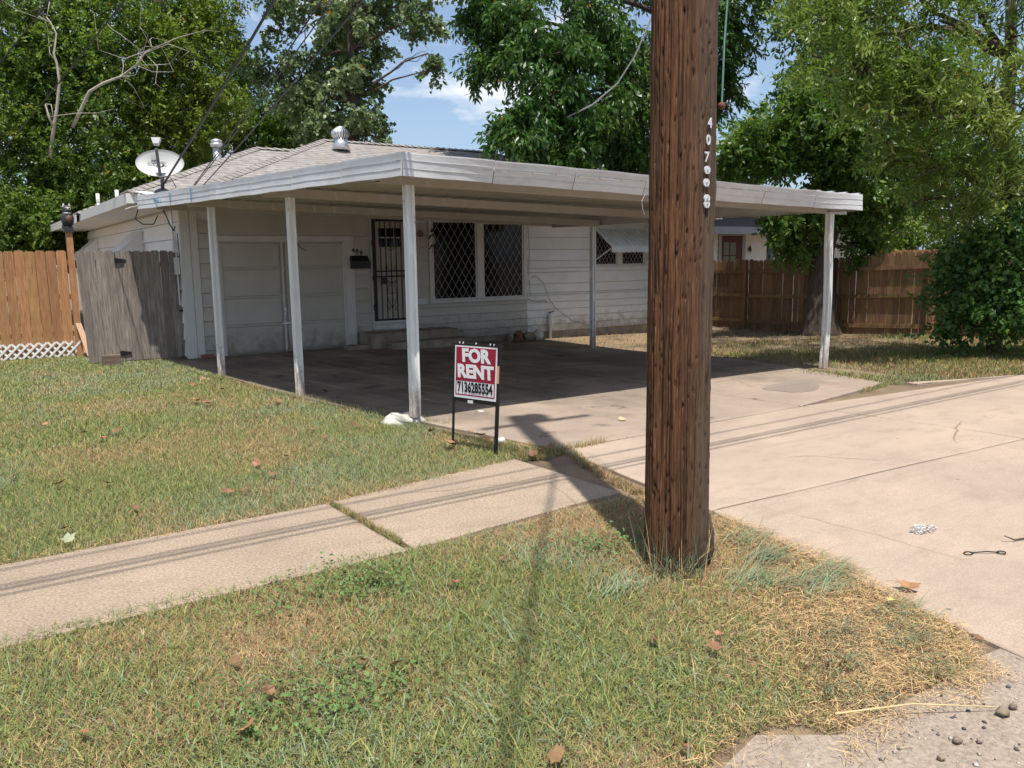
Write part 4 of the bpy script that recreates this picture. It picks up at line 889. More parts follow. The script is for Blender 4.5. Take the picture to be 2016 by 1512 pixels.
def build_pole():
    q = np.random.default_rng(5); NA, NZ, Z0, Z1 = 300, 420, -.10, 3.6
    th = np.linspace(0, 2 * np.pi, NA, endpoint=False); z = np.linspace(Z0, Z1, NZ); T, Zg = np.meshgrid(th, z)
    disp = np.zeros_like(T); rot = np.zeros_like(T)
    for _ in range(130):                     # drying checks: long narrow splits that wander along the grain
        a0, z0_, ln_c = q.uniform(0, 2 * np.pi), q.uniform(-.2, 3.6), q.uniform(.25, 1.9); wd = q.uniform(.006, .017); dp = q.uniform(.004, .014)
        ac = a0 + .03 * np.sin(Zg * q.uniform(1, 4) + q.uniform(0, 6)) + .012 * np.sin(Zg * q.uniform(8, 16) + q.uniform(0, 6)); da = np.abs((T - ac + np.pi) % (2 * np.pi) - np.pi)
        env = np.clip(1 - ((Zg - z0_) / (ln_c / 2)) ** 2, 0, 1); s_ = np.exp(-(da / wd) ** 2) * np.sqrt(env); disp -= dp * s_; rot = np.maximum(rot, s_ * min(1, dp / .008) * .9)
    for _ in range(760):                     # climber gaff gouges
        a0, z0_ = q.uniform(0, 2 * np.pi), q.uniform(-.05, 3.6); wd = q.uniform(.014, .034); hz = q.uniform(.007, .024); dp = q.uniform(.004, .012)
        da = (T - a0 + np.pi) % (2 * np.pi) - np.pi + (Zg - z0_) * q.uniform(-1.2, 1.2); s_ = np.exp(-(da / wd) ** 2 - ((Zg - z0_) / hz) ** 2); disp -= dp * s_; rot = np.maximum(rot, s_ * .95)
    for _ in range(160):                     # raised splinters
        a0, z0_ = q.uniform(0, 2 * np.pi), q.uniform(-.05, 3.6); da = (T - a0 + np.pi) % (2 * np.pi) - np.pi; disp += .006 * np.exp(-(da / q.uniform(.02, .05)) ** 2 - ((Zg - z0_) / q.uniform(.02, .12)) ** 2)
    grain = vnoise(T * 22, Zg * 1.0, 1, 8) + .8 * vnoise(T * 46, Zg * 1.6, 1, 9); disp += .008 * (grain - .9); rot = np.maximum(rot, np.clip((.62 - grain) * 1.4, 0, .6))
    disp += .006 * (vnoise(T * 2.2, Zg * .9, 1, 10) - .5)
    base_r = np.interp(Zg, [-.1, .25, .9, 3.6], [.170, .167, .163, .158])
    r_ = base_r + disp
    rot = np.maximum(rot, .75 * np.clip(1 - (Zg - .02) / .28, 0, 1) * vnoise(T * 3, Zg * 5, 1, 12))
    # weathered grey sides: the face that looks along +x away from the street is silvered
    grey = np.clip(.5 + .9 * np.cos(T - R(-12)) , 0, 1) * .85; grey = grey * np.clip(.45 + 1.1 * vnoise(T * 3, Zg * .7, 1, 13), 0, 1)
    co = np.stack([PX + r_ * np.cos(T), PY + r_ * np.sin(T), Zg], -1).reshape(-1, 3) - V3((PX, PY, -.05))
    colr = np.stack([np.clip(rot, 0, 1), grey, 0 * rot], -1).reshape(-1, 3)
    i = np.arange(NZ - 1)[:, None] * NA; j = np.arange(NA)[None, :]; j2 = (j + 1) % NA
    idx = np.stack([i + j, i + j2, i + NA + j2, i + NA + j], -1).ravel()
    me = fast_mesh('shaft', co, 4, idx, pole_material(), color=colr, smooth=True)
    put('shaft', me, (PX, PY, -.05), up)
    obj('shaft', B().tube([(PX, PY, 3.55), (PX, PY, 11.8)], [.155, .11], 20), bark, up, True)
build_pole()
# top hardware, out of the picture but casting the shadow across the walk
tr_ = obj('transformer', B().lathe([(.05, 0), (.13, .02), (.14, .42), (.10, .48), (.04, .5)], (PX + .24, PY + .10, 10.9), 14), nb_grey, up, True)
obj('crossarm', B().bar((PX - .55, PY - .13, 11.3), (PX + .75, PY - .13, 11.1), .07, .09), bark, up)
def on_pole(az, z, r=.163): return V3((PX + r * math.cos(az), PY + r * math.sin(az), z)), V3((math.cos(az), math.sin(az), 0))
azc = math.atan2(CAM[1] - PY, CAM[0] - PX); azn = azc + R(46)
for ch, z in (('4', 2.235), ('0', 2.155), ('7', 2.075)):
    p, nn = on_pole(azn - R(3) * (z - 2.15) / .08 * -1, z, .169); put_text('digit', text_mesh(ch, .066, galv_light, .0016, .002), p, np.cross(_z, nn), _z, up, .9, 1)
for z, da in ((2.015, 0), (1.955, -1.5), (1.880, .5), (1.853, .5)):
    p, nn = on_pole(azn - R(2) + R(da), z, .168); b = B(); q0 = np.cross(_z, nn)
    ring = [p + q0 * .0195 * math.cos(t) + _z * .0195 * math.sin(t) for t in np.linspace(0, 2 * math.pi, 14, endpoint=False)]; r2 = [v + nn * .007 for v in ring]
    b.add(ring + r2, [tuple(range(14))[::-1], tuple(range(14, 28))] + [(k, (k + 1) % 14, 14 + (k + 1) % 14, 14 + k) for k in range(14)]); d_ = obj('tag_disc', b, galv_light, up)
    obj('nail', B().tube([p + nn * .006, p + nn * .011], .005, 6), bark_pale, d_)
kp, kn = on_pole(azc + R(88), 2.33, .165)
obj('insulator_knob', B().lathe([(.005, -.016), (.017, -.010), (.020, .004), (.014, .016), (.004, .020)], kp + kn * .02, 10), rustm, up, True)
obj('ground_wire', B().tube([kp + kn * .02, kp + kn * .025 + _z * .3, kp + kn * .05 + _z * .8, kp + kn * .12 + _z * 2.2, kp + kn * .1 + _z * 5], .005, 6), copper, up)
kp, kn = on_pole(azc + R(89), .17, .172)
obj('root_flare', B().tube([kp + _z * .08, kp + kn * .018 - _z * .02, kp + kn * .02 - _z * .12, kp - _z * .22], [.005, .011, .012, .008], 8), bark, up, True)
# wires
for k, (h, dy) in enumerate(((5.95, 0.1), (5.35, -.02), (5.22, .08), (4.85, .05))):
    cable('power_line', ['upper street cable passing the pole along the kerb', 'second street cable strung past the pole', 'third street cable strung past the pole, close below the second', 'lowest street cable strung past the pole'][k], [(x, PY + dy + .012 * x, h + .0006 * x * x - .004 * x) for x in np.linspace(-32, 36, 35)], .012 if k != 1 else .016, cable_m, 'power line', 'street cables along the kerb')
PT = V3((PX, PY + .15, 0))
drops = [((-.36, -.55, 2.80), 5.9, .10, .016, 'thick twisted service cable rising from the satellite dish corner'), ((.13, -.5, 2.84), 5.25, .10, .008, 'thin service cable rising from the eave, left of the two thin ones'), ((.15, -.5, 2.84), 4.95, .06, .007, 'thin service cable rising from the eave, middle of the three'), ((.30, -.45, 2.86), 4.55, .06, .009, 'service cable rising from the eave, rightmost of the three')]
for a, h, sg, r_, lb in drops: cable('service_cable', lb, cat_curve(a, PT + V3((0, 0, h)), sg), r_, cable_m, 'power line', 'service cables to the house')
cable('service_cable', 'heavy bundled cable running from the pole out over the street', [(PX + (-13.9) * t, PY - 16.7 * t, 7.1 + .15 * t - .5 * t * (1 - t)) for t in np.linspace(0, 1, 14)], .013, cable_m, 'power line')
cable('service_cable', 'black overhead cable crossing the upper left trees', cat_curve(at(-60, 372, 21), PT + V3((0, 0, 5.9)), .12), .011, cable_m, 'power line', 'overhead cables to the left lot')
cable('service_cable', 'black overhead cable cutting across the top left corner', cat_curve(at(-60, 196, 21), PT + V3((0, 0, 6.4)), .12), .012, cable_m, 'power line', 'overhead cables to the left lot')
cable('service_cable', 'pale grey cable sagging out of the dark tree beside the pole', [at(1100, 233, 18.5), at(1120, 229, 18), at(1165, 207, 17.5), at(1215, 165, 17), at(1250, 110, 16.5), at(1285, 30, 16), at(1330, -120, 15)], .016, cable_w, 'power line')

# ================================================================== FOR RENT SIGN
LB, RB = V3((.25, -8.46, 0)), V3((.39, -8.93, 0)); ex = (RB - LB) / np.linalg.norm(RB - LB); LB, RB = LB - ex * .0, RB
en = np.cross(ex, _z); 
if en @ (CAM - LB) < 0: en = -en
tiltz = V3((-.02, -.10, 1.0)); tiltz = tiltz - en * (tiltz @ en) * .4; tiltz /= np.linalg.norm(tiltz)
sg = thing('yard_sign', 'red and white for rent sign with a phone number in a black metal frame', 'sign', (LB + RB) / 2)
def sp(a, h): return LB + ex * a + tiltz * h
Ws = float(np.linalg.norm(RB - LB))
obj('leg', B().bar(sp(0, -.05), sp(0, .905), .014, .018, en), black, sg); obj('leg', B().bar(sp(Ws, -.05), sp(Ws, .905), .034, .012, en), black, sg)
obj('frame_rail', B().bar(sp(-.02, .905), sp(Ws + .03, .905), .02, .02), black, sg); obj('frame_rail', B().bar(sp(0, .425), sp(Ws, .425), .012, .032, tiltz), black, sg)
def splate(a0, a1, h0, h1, off, th=.004): 
    c = [sp(a0, h0), sp(a1, h0), sp(a1, h1), sp(a0, h1)]; return B().hexa([p + en * off for p in c], [p + en * (off + th) for p in c])
panel = obj('sign_panel', splate(.012, Ws - .012, .445, .895, .006), sign_white, sg)
obj('printed_field', splate(.026, Ws - .026, .592, .882, .0102, .001), sign_red, panel)
obj('printed_border', splate(.026, Ws - .026, .468, .478, .0102, .001).add(*[(list(s_.v), list(s_.f)) for s_ in [splate(.026, .036, .478, .592, .0102, .001)]][0]).add(*[(list(s_.v), list(s_.f)) for s_ in [splate(Ws - .036, Ws - .026, .478, .592, .0102, .001)]][0]), sign_red, panel)
put_text('lettering', text_mesh('FOR', .165, sign_white, .0078, .001), sp(Ws / 2, .808) + en * .0125, ex, tiltz, panel, .98, .92)
put_text('lettering', text_mesh('RENT', .165, sign_white, .0078, .001), sp(Ws / 2, .672) + en * .0125, ex, tiltz, panel, .98, .92)
put_text('lettering', text_mesh('7136285554', .112, sign_black, .0035, .001), sp(Ws / 2, .536) + en * .0125, ex, tiltz, panel, .70, 1.06)
for a in (.06, .10, .245, .40, .44): obj('clip', B().bar(sp(a, .910) + en * .008, sp(a, .925) + en * .008, .008, .008, en), sign_white, sg)
obj('sticker', splate(Ws - .012, Ws + .014, .60, .745, .0085, .001), peach, sg); obj('sticker', splate(.17, .23, .405, .43, .010, .001), sign_white, sg)

# ================================================================== TREES
def crown_mesh(name, blobs, m, st, seed, skip=None, dens=1.0):
    """leaf sprays: blobs are (centre, radius(3), sprays); st: spray length, leaf length, leaf width, leaves per spray, droop"""
    q = np.random.default_rng(seed); CO, TI = [], []
    for c, rad, T in blobs:
        c, rad = V3(c), V3(rad); T = int(T * dens); nc = max(3, T // 16)
        d = q.normal(size=(nc, 3)); d /= np.linalg.norm(d, axis=1)[:, None]; cl = d * (q.random((nc, 1)) ** .45) * .95; cs_ = q.uniform(.07, .21, nc)
        k = q.integers(0, nc, T); p = cl[k] + q.normal(size=(T, 3)) * cs_[k][:, None]
        o = p / (np.linalg.norm(p, axis=1)[:, None] + 1e-6); P0 = c + p * rad
        L_, ll, lw, n, dr = st
        d = o * .5 + q.normal(size=(T, 3)) * .55; d[:, 2] -= dr * .8; d /= np.linalg.norm(d, axis=1)[:, None]
        t = (np.arange(n) + .5) / n; Lr = L_ * q.uniform(.6, 1.25, T)
        pos = P0[:, None] + d[:, None] * (Lr[:, None, None] * t[None, :, None]); pos[..., 2] -= dr * .25 * Lr[:, None] * t[None] ** 2
        pp = np.cross(d, q.normal(size=(T, 3))); pp /= np.linalg.norm(pp, axis=1)[:, None]
        sd_ = np.where(np.arange(n) % 2 == 0, 1, -1)[None, :, None]
        ax = d[:, None] * .55 + pp[:, None] * sd_ * .85 + q.normal(size=(T, n, 3)) * .35; ax[..., 2] -= dr; ax /= np.linalg.norm(ax, axis=2)[..., None]
        nr = q.normal(size=(T, n, 3)) * .55; nr[..., 2] += .75; wv = np.cross(ax, nr); wv /= np.linalg.norm(wv, axis=2)[..., None] + 1e-6
        s_ = q.uniform(.7, 1.25, (T, n, 1)); a_ = pos; b_ = pos + ax * ll * s_ * .45; e_ = pos + ax * ll * s_; wv = wv * lw * .5 * s_
        up_ = np.cross(wv, ax); up_ = up_ / (np.linalg.norm(up_, axis=2)[..., None] + 1e-9) * ll * .06
        co = np.stack([a_, b_ + wv + up_, e_, b_ - wv + up_], 2).reshape(-1, 3)
        ti = np.clip(q.random((nc,))[k][:, None] * .45 + q.random((T, 1)) * .25 + q.random((T, n)) * .30, 0, .97)
        ti = np.where(q.random((T, n)) > .9965, 1.0, ti)
        CO.append(co); TI.append(np.repeat(ti.ravel(), 4))
    co = np.concatenate(CO); ti = np.concatenate(TI)
    if skip is not None:
        keep = ~skip(co.reshape(-1, 4, 3).mean(1)); co = co.reshape(-1, 4, 3)[keep].reshape(-1, 3); ti = ti.reshape(-1, 4)[keep].ravel()
    return fast_mesh(name, co, 4, np.arange(len(co)), m, attr=ti)

def limb(b, p, q_, r0, r1, q, wob=.08, n=7, seg=7):
    p, q_ = V3(p), V3(q_); L_ = np.linalg.norm(q_ - p); pts = []
    off = q.normal(size=(n, 3)) * wob * L_ * .25
    for i in range(n):
        t = i / (n - 1); pts.append(p * (1 - t) + q_ * t + off[i] * math.sin(math.pi * t) + V3((0, 0, .06 * L_ * math.sin(math.pi * t))))
    b.tube(pts, list(np.linspace(r0, r1, n)), seg); return pts

def tree(name, label, base, trunk, radii, blobs, m, st, seed, bm=bark, dens=1.8, skip=None, twigs=3, low=1):
    q = np.random.default_rng(seed)
    t = thing(name, label, 'tree', base)
    t0_ = V3(trunk[0]); b = B(); b.tube([t0_ - _z * .15, t0_ + _z * .05, t0_ + (V3(trunk[1]) - t0_) * min(1, .35 / (trunk[1][2] - t0_[2] + 1e-6)) * .9] + [V3(p) for p in trunk[1:]], [radii[0] * 1.5, radii[0] * 1.22, radii[0]] + list(radii[1:]), 14)
    obj('trunk', b, bm, t, True)
    tp = [V3(p) for p in trunk]
    for c, rad, T in blobs:
        c = V3(c); rmax = max(rad)
        cand = [p for p in tp[low:] if p[2] < c[2] + .4 * rmax] or [tp[low]]
        s_ = min(cand, key=lambda p: np.linalg.norm(p - c)); i_ = [k for k, p in enumerate(tp) if p is s_][0]
        r0 = max(.02, min(radii[i_] * .55, .05 * rmax + .03)); bb = B(); pts = limb(bb, s_, c, r0, r0 * .4, q)
        for _ in range(twigs):
            e = c + q.normal(size=3) * V3(rad) * .5; limb(bb, pts[q.integers(3, 7)], e, r0 * .4, .006, q, .12, 6, 5)
        obj('limb', bb, bm, t, True)
    cr = put('crown', crown_mesh('crown', blobs, m, st, seed + 100, skip, dens), (0, 0, 0)); cr.parent = t; cr.location = -WL[t.name]; WL[cr.name] = Vector((0, 0, 0)); cr['kind'] = 'stuff'
    return t

def BL(px, py, d, rp, T, fl=.85):
    r = rp * d / FPX; return (at(px, py, d), (r, r, r * fl), T)

OAK = (.42, .125, .068, 10, .15); COT = (.45, .15, .14, 8, .5); PEC = (.42, .17, .06, 11, .75); WIL = (.42, .105, .029, 12, -.22); ASH = (.40, .14, .07, 9, .35); VIN = (.50, .095, .062, 10, .25)
def gnd_at(px, py, d, dz=-.15):
    p = at(px, py, d); return V3((p[0], p[1], dz))
def off_house(P): return (P[:, 0] > -.9) & (P[:, 0] < 11.8) & (P[:, 1] > -.6) & (P[:, 1] < 11.4) & (P[:, 2] < 2.85 + .4 * np.clip(np.minimum(P[:, 1] + .9, 7.0 - P[:, 1]), 0, 4))
# left rear, large dark elm
g0 = gnd_at(70, 490, 25)
tree('elm_tree', 'tall dense elm with a dark trunk at the far left behind the fence', g0, [g0, g0 + V3((.1, 0, 2.5)), at(75, 260, 25), at(60, 60, 25), at(70, -150, 25)], [.38, .32, .27, .2, .1],
     [BL(40, 60, 24, 130, 520), BL(150, 130, 24.5, 120, 460), BL(20, 230, 23.5, 110, 400), BL(130, 280, 24, 110, 420), BL(60, -120, 25, 170, 420), BL(230, 40, 25.5, 110, 380), BL(-120, 120, 24, 160, 330), BL(40, 400, 23, 100, 330), BL(-110, 330, 24, 120, 200), BL(250, 330, 26, 90, 300), BL(170, 400, 24, 80, 300), BL(50, 460, 22.5, 70, 300), BL(-40, 450, 22.5, 80, 250), BL(130, 470, 23.5, 55, 200)], lf_oak, OAK, 31, dens=2.3, skip=off_house)
g0 = gnd_at(270, 490, 27.5)
te = tree('elm_tree', 'broad yellow-green elm with dead bare limbs behind the white house', g0, [g0, g0 + V3((0, 0, 3)), at(262, 260, 27.5), at(300, 80, 27.5), at(330, -120, 27.5)], [.34, .3, .25, .17, .1],
     [BL(230, 200, 27, 100, 380), BL(330, 90, 27, 115, 520), BL(300, 250, 26.5, 100, 400), BL(390, 200, 27, 80, 330), BL(200, 440, 26, 80, 260), BL(300, 390, 27, 85, 360), BL(410, 40, 27.5, 80, 300), BL(330, -120, 28, 160, 380), BL(120, 440, 25.5, 80, 280), BL(370, 330, 27.5, 70, 260)], lf_oak2, OAK, 47, dens=2.3, skip=off_house)
# pale dead limbs standing out of the foliage
def dead(pts, r0, r1, nm, par, seed, nsub=9):
    q = np.random.default_rng(seed); P_ = [at(*p) for p in pts]; b = B(); b.tube(P_, list(np.linspace(r0, r1, len(P_))), 7)
    for _ in range(nsub):
        i = q.integers(len(P_) // 2, len(P_)); e = P_[i] + q.normal(size=3) * .55 + (P_[-1] - P_[0]) * .08; mid = (P_[i] + e) / 2 + q.normal(size=3) * .12; b.tube([P_[i], mid, e, e + q.normal(size=3) * .25], [r1 * .7, .010, .006, .003], 5)
    return obj(nm, b, bark_pale, par, True)
dead([(143, 250, 22.8), (160, 215, 22.7), (176, 180, 22.6), (205, 163, 22.5), (240, 150, 22.4), (268, 128, 22.3), (285, 105, 22.2), (300, 96, 22.2)], .052, .012, 'dead_limb', te, 3, 16)
dead([(98, 310, 22.6), (106, 250, 22.5), (112, 215, 22.5), (117, 160, 22.4), (112, 125, 22.4), (106, 105, 22.4), (111, 66, 22.4), (100, 45, 22.4), (92, 34, 22.4)], .05, .012, 'dead_limb', te, 4, 5)
dead([(106, 250, 22.5), (96, 230, 22.4), (90, 205, 22.4)], .04, .02, 'dead_limb', te, 6, 2)
# mid background tree and cottonwood
g0 = gnd_at(470, 480, 34)
tree('elm_tree', 'green tree behind the roof between the elm and the cottonwood', g0, [g0, g0 + V3((0, 0, 3)), at(470, 250, 34), at(480, 120, 34)], [.3, .25, .2, .1],
     [BL(440, 250, 34, 75, 330), BL(520, 235, 34, 80, 360), BL(450, 140, 34, 60, 200), BL(560, 270, 34.5, 70, 300), BL(420, 200, 33, 50, 150), BL(400, 290, 34, 60, 200), BL(610, 250, 35, 60, 220)], lf_mid, OAK, 53, dens=2.4)
g0 = gnd_at(700, 480, 30)
tree('cottonwood_tree', 'tall airy cottonwood with a dark forked trunk behind the house', g0, [g0, g0 + V3((0, 0, 3.5)), at(697, 200, 28.6), at(690, 100, 28.4), at(688, 20, 28.4), at(680, -160, 29)], [.26, .2, .15, .12, .10, .06],
     [BL(694, 120, 28, 26, 36), BL(690, 225, 28, 36, 60), BL(700, 40, 28, 34, 46), BL(600, 60, 30, 85, 260), BL(690, 40, 29.5, 85, 270), BL(620, 170, 29.5, 80, 270), BL(690, 165, 29, 60, 200), BL(560, 130, 30, 70, 190), BL(785, 15, 29, 60, 150), BL(850, 35, 28.5, 34, 60), BL(640, 240, 29.5, 70, 240), BL(725, 240, 29, 32, 80), BL(735, 95, 29, 35, 80), BL(842, 105, 28, 24, 34), BL(850, 138, 28, 16, 16), BL(650, -150, 30, 180, 420), BL(840, -70, 29, 100, 240), BL(540, 10, 30, 50, 80), BL(760, 275, 29, 26, 40), BL(560, 200, 30, 50, 130), BL(740, 30, 29, 60, 140)], lf_cot, COT, 61, dens=1.05, twigs=4)
# pecan to the right of the house
g0 = gnd_at(1330, 560, 21, -.2)
tree('pecan_tree', 'big dark pecan with drooping compound leaves beside the pole top', g0, [g0, g0 + V3((0, 0, 2.6)), at(1335, 330, 21), at(1330, 180, 21), at(1320, 40, 21), at(1320, -160, 21)], [.34, .3, .26, .23, .18, .1],
     [BL(1010, 60, 19, 80, 150), BL(985, 130, 18.5, 55, 80), BL(1090, 110, 18.5, 80, 150), BL(1080, 200, 18.2, 70, 130), BL(1040, 245, 18, 50, 85), BL(1130, 240, 18.5, 60, 110), BL(1180, 170, 19, 85, 160), BL(1240, 250, 20, 70, 130), BL(1190, 60, 19.5, 90, 170), BL(1280, 120, 20.5, 90, 170), BL(1290, 310, 21, 50, 90), BL(1215, 310, 20.5, 45, 80), BL(960, 15, 19, 45, 80), BL(1015, 265, 18, 45, 80), BL(1075, 300, 18, 30, 40), BL(1150, 300, 18.3, 40, 60), BL(1400, 60, 21, 90, 170), BL(1425, 130, 21, 28, 40), BL(1450, 20, 21, 60, 90), BL(1390, 190, 21.5, 60, 110), BL(1100, -140, 20, 170, 260), BL(1350, -160, 21, 170, 240), BL(930, -60, 19, 70, 90)], lf_pec, PEC, 71, dens=2.3, low=3, skip=off_house)
g0 = gnd_at(1110, 490, 46)
tree('hackberry_tree', 'small distant yellow-green tree above the carport roof', g0, [g0, g0 + V3((0, 0, 4)), at(1110, 320, 46)], [.2, .16, .08], [BL(1110, 300, 46, 34, 200), BL(1085, 325, 46, 26, 110), BL(1140, 320, 46, 30, 140), BL(1110, 360, 46, 40, 160)], lf_oak2, (.5, .15, .09, 9, .15), 81)
g0 = gnd_at(1900, 470, 31)
tree('hackberry_tree', 'full green tree behind the brown fence at the far right', g0, [g0, g0 + V3((0, 0, 3)), at(1890, 250, 31)], [.25, .2, .1], [BL(1840, 330, 31, 90, 300), BL(1950, 300, 31, 110, 340), BL(1880, 410, 31, 80, 260), BL(1790, 420, 31, 60, 180), BL(2010, 400, 31, 90, 240), BL(1900, 200, 31, 120, 300), BL(1740, 300, 31, 70, 200)], lf_mid, OAK, 85)
g0 = gnd_at(1470, 470, 34)
tree('hackberry_tree', 'pale green tree behind the neighbouring roof, right of the pole', g0, [g0, g0 + V3((0, 0, 4)), at(1460, 300, 34)], [.22, .18, .08], [BL(1440, 325, 34, 22, 60), BL(1480, 290, 34, 34, 120), BL(1500, 340, 34, 34, 120)], lf_oak2, OAK, 83)
# tree at the right fence
g0 = V3((12.75, -3.25, gzf(12.75, -3.25)))
tree('ash_tree', 'leafy tree with a thick ridged trunk standing at the brown fence', g0, [g0, g0 + V3((.0, .05, .9)), g0 + V3((.05, .1, 1.9)), at(1668, 320, 18.6), at(1655, 150, 18.6), at(1660, -40, 18.6)], [.36, .29, .27, .2, .15, .08],
     [BL(1480, 285, 17.5, 48, 150), BL(1540, 290, 17.8, 60, 200), BL(1600, 230, 18, 85, 330), BL(1680, 300, 18, 80, 300), BL(1590, 180, 18.5, 45, 130), BL(1700, 180, 18.5, 100, 340), BL(1640, 60, 19, 100, 300), BL(1570, 470, 18.2, 36, 90), BL(1540, 430, 17.6, 28, 50), BL(1590, 420, 18, 40, 100), BL(1720, 400, 18, 60, 200), BL(1640, 380, 18.4, 50, 150), BL(1780, 330, 18.5, 80, 240), BL(1700, 490, 18.3, 36, 70), BL(1660, -130, 19, 170, 300), BL(1830, 200, 19, 90, 220), BL(1430, 300, 17.3, 30, 60)], lf_mid, ASH, 91)
b = B(); limb(b, g0 + V3((.25, -.05, .1)), at(1625, 470, 18.4), .22, .13, np.random.default_rng(2)); obj('trunk_fork', b, bark, bpy.data.objects['ash_tree'], True)
# willow oak at the right edge, overhanging
g0 = V3((11.3, -8.35, gzf(11.3, -8.35)))
tree('willow_oak_tree', 'light green narrow-leaved tree leaning in from the right edge', g0, [g0, g0 + V3((0, 0, 1.6)), at(1998, 400, 13.3), at(1975, 280, 13), at(1990, 120, 13), at(1990, -100, 13)], [.17, .15, .14, .12, .09, .05],
     [BL(1610, 40, 11.5, 55, 70), BL(1600, 110, 11.3, 40, 45), BL(1650, 130, 11.5, 75, 120), BL(1720, 70, 11.5, 80, 130), BL(1800, 150, 11.6, 90, 170), BL(1850, 40, 11.8, 95, 150), BL(1750, 230, 11.6, 70, 120), BL(1850, 230, 11.5, 90, 180), BL(1930, 150, 12, 90, 160), BL(1940, 290, 12, 80, 150), BL(1840, 330, 12, 62, 110), BL(1740, 315, 12, 40, 50), BL(1990, 50, 12.5, 90, 130), BL(1900, 400, 12.3, 70, 120), BL(1990, 370, 12, 60, 90), BL(1800, -80, 12, 150, 180), BL(1990, -80, 12.5, 130, 140), BL(1660, -60, 11.5, 90, 90), BL(2090, 150, 12.5, 100, 110), BL(2080, 320, 12.5, 90, 100), BL(1800, 400, 13, 36, 40)] + [((x_, y_, z_), (r_, r_, r_ * .7), 150) for x_, y_, z_, r_ in ((9, -8.0, 7.2, 1.5), (10.5, -6.8, 7.6, 1.7), (11.8, -5.2, 7.2, 1.6), (9.6, -5.6, 7.4, 1.5), (12.4, -7.4, 7.6, 1.7), (8.4, -6.4, 7.6, 1.2))], lf_wil, WIL, 97, dens=1.12, twigs=4)
# vine-covered bush
g0 = V3((11.1, -7.75, gzf(11.1, -7.75)))
bu = tree('bush', 'dark vine-covered bush at the right edge of the yard', g0, [g0, g0 + V3((.05, 0, .5)), g0 + V3((.1, .1, 1.2))], [.10, .08, .05],
     [BL(1955, 600, 12.8, 52, 130), BL(1895, 560, 13, 46, 90), BL(1965, 505, 12.8, 60, 150), BL(1885, 625, 13, 30, 40), BL(2025, 580, 12.6, 62, 130), BL(1850, 520, 13.4, 28, 36), BL(1995, 440, 12.8, 50, 90), BL(1910, 480, 13.2, 40, 70), BL(2060, 480, 12.8, 80, 110), BL(1985, 645, 12.6, 32, 34), BL(1835, 600, 13.2, 18, 14)], lf_bush, VIN, 101, twigs=5)
bu['category'] = 'bush'
g0 = gnd_at(1780, 500, 26)
sh = tree('shrub', 'bright green shrub top showing behind the brown fence', g0, [g0, g0 + V3((0, 0, .8)), at(1780, 470, 26)], [.06, .05, .03], [BL(1780, 465, 26, 40, 150), BL(1835, 470, 26, 36, 120), BL(1735, 475, 26, 30, 90), BL(1700, 440, 27, 40, 110)], lf_wil, OAK, 103); sh['category'] = 'shrub'

# ================================================================== GRASS
def blades(name, X, Y, hgt, wid, lean, col, m=grass_m, zoff=-.022, flat=None):
    n = len(X); q = np.random.default_rng(len(X)); az = q.uniform(0, 2 * np.pi, n) if flat is None else flat
    ln_a = lean
    d = np.stack([np.cos(az), np.sin(az), np.zeros(n)], 1); pr = np.stack([-np.sin(az), np.cos(az), np.zeros(n)], 1)
    tw = q.uniform(-.8, .8, n); pr = pr * np.cos(tw)[:, None] + d * np.sin(tw)[:, None]
    base = np.stack([X, Y, gz(X, Y) + zoff], 1); up_ = np.array([0, 0, 1.0])
    m1 = base + (up_ * np.cos(ln_a * .75)[:, None] + d * np.sin(ln_a * .75)[:, None]) * (hgt * .55)[:, None]
    tip = m1 + (up_ * np.cos(ln_a * 1.12)[:, None] + d * np.sin(ln_a * 1.12)[:, None]) * (hgt * .5)[:, None]
    tip[:, 2] = np.maximum(tip[:, 2], base[:, 2] + .012)
    w = (wid * .5)[:, None] * pr
    co = np.stack([base - w, base + w, m1 + w * .8, m1 - w * .8, tip + w * .12, tip - w * .12], 1).reshape(-1, 3)
    k = np.arange(n)[:, None] * 6; idx = np.concatenate([k + 0, k + 1, k + 2, k + 3, k + 3, k + 2, k + 4, k + 5], 1).ravel()
    c = np.repeat(col, 6, 0)
    return fast_mesh(name, co, 4, idx, m, color=c)
GREEN, BLUE, STRAW, TAN, YEL, BRN = (V3(c) for c in ((.205, .265, .09), (.28, .345, .215), (.56, .385, .185), (.46, .345, .20), (.36, .35, .12), (.33, .205, .11)))
def palette(X, Y, q, dry):
    """mix of living green, blue-green st. augustine and straw by patch; dry 0..1 array"""
    n = len(X); a = vnoise(X, Y, .9, 21) * .6 + vnoise(X, Y, 2.6, 22) * .4; b_ = vnoise(X, Y, .55, 23) * .6 + vnoise(X, Y, 1.9, 24) * .4
    u = q.random(n); p_dry = np.clip(dry + (a - .5) * 1.25, .10, .95); isdry = u < p_dry
    blue = q.random(n) < np.clip((b_ - .45) * 2.2, .06, .6)
    col = np.where(blue[:, None], BLUE, np.where((q.random(n) < .3)[:, None], YEL, GREEN)); k = q.random(n)
    dcol = np.where((k < .34)[:, None], STRAW, np.where((k < .8)[:, None], TAN, BRN)); col = np.where(isdry[:, None], dcol, col)
    return col * q.uniform(.65, 1.25, (n, 1)), isdry, blue
def scatter(x0, x1, y0, y1, dens, q):
    n = int((x1 - x0) * (y1 - y0) * dens); return q.uniform(x0, x1, n), q.uniform(y0, y1, n)
def edge_n(t, s_, sd): return vnoise(t, t * 0 + sd, s_, 40 + sd) - .5
q = np.random.default_rng(77)
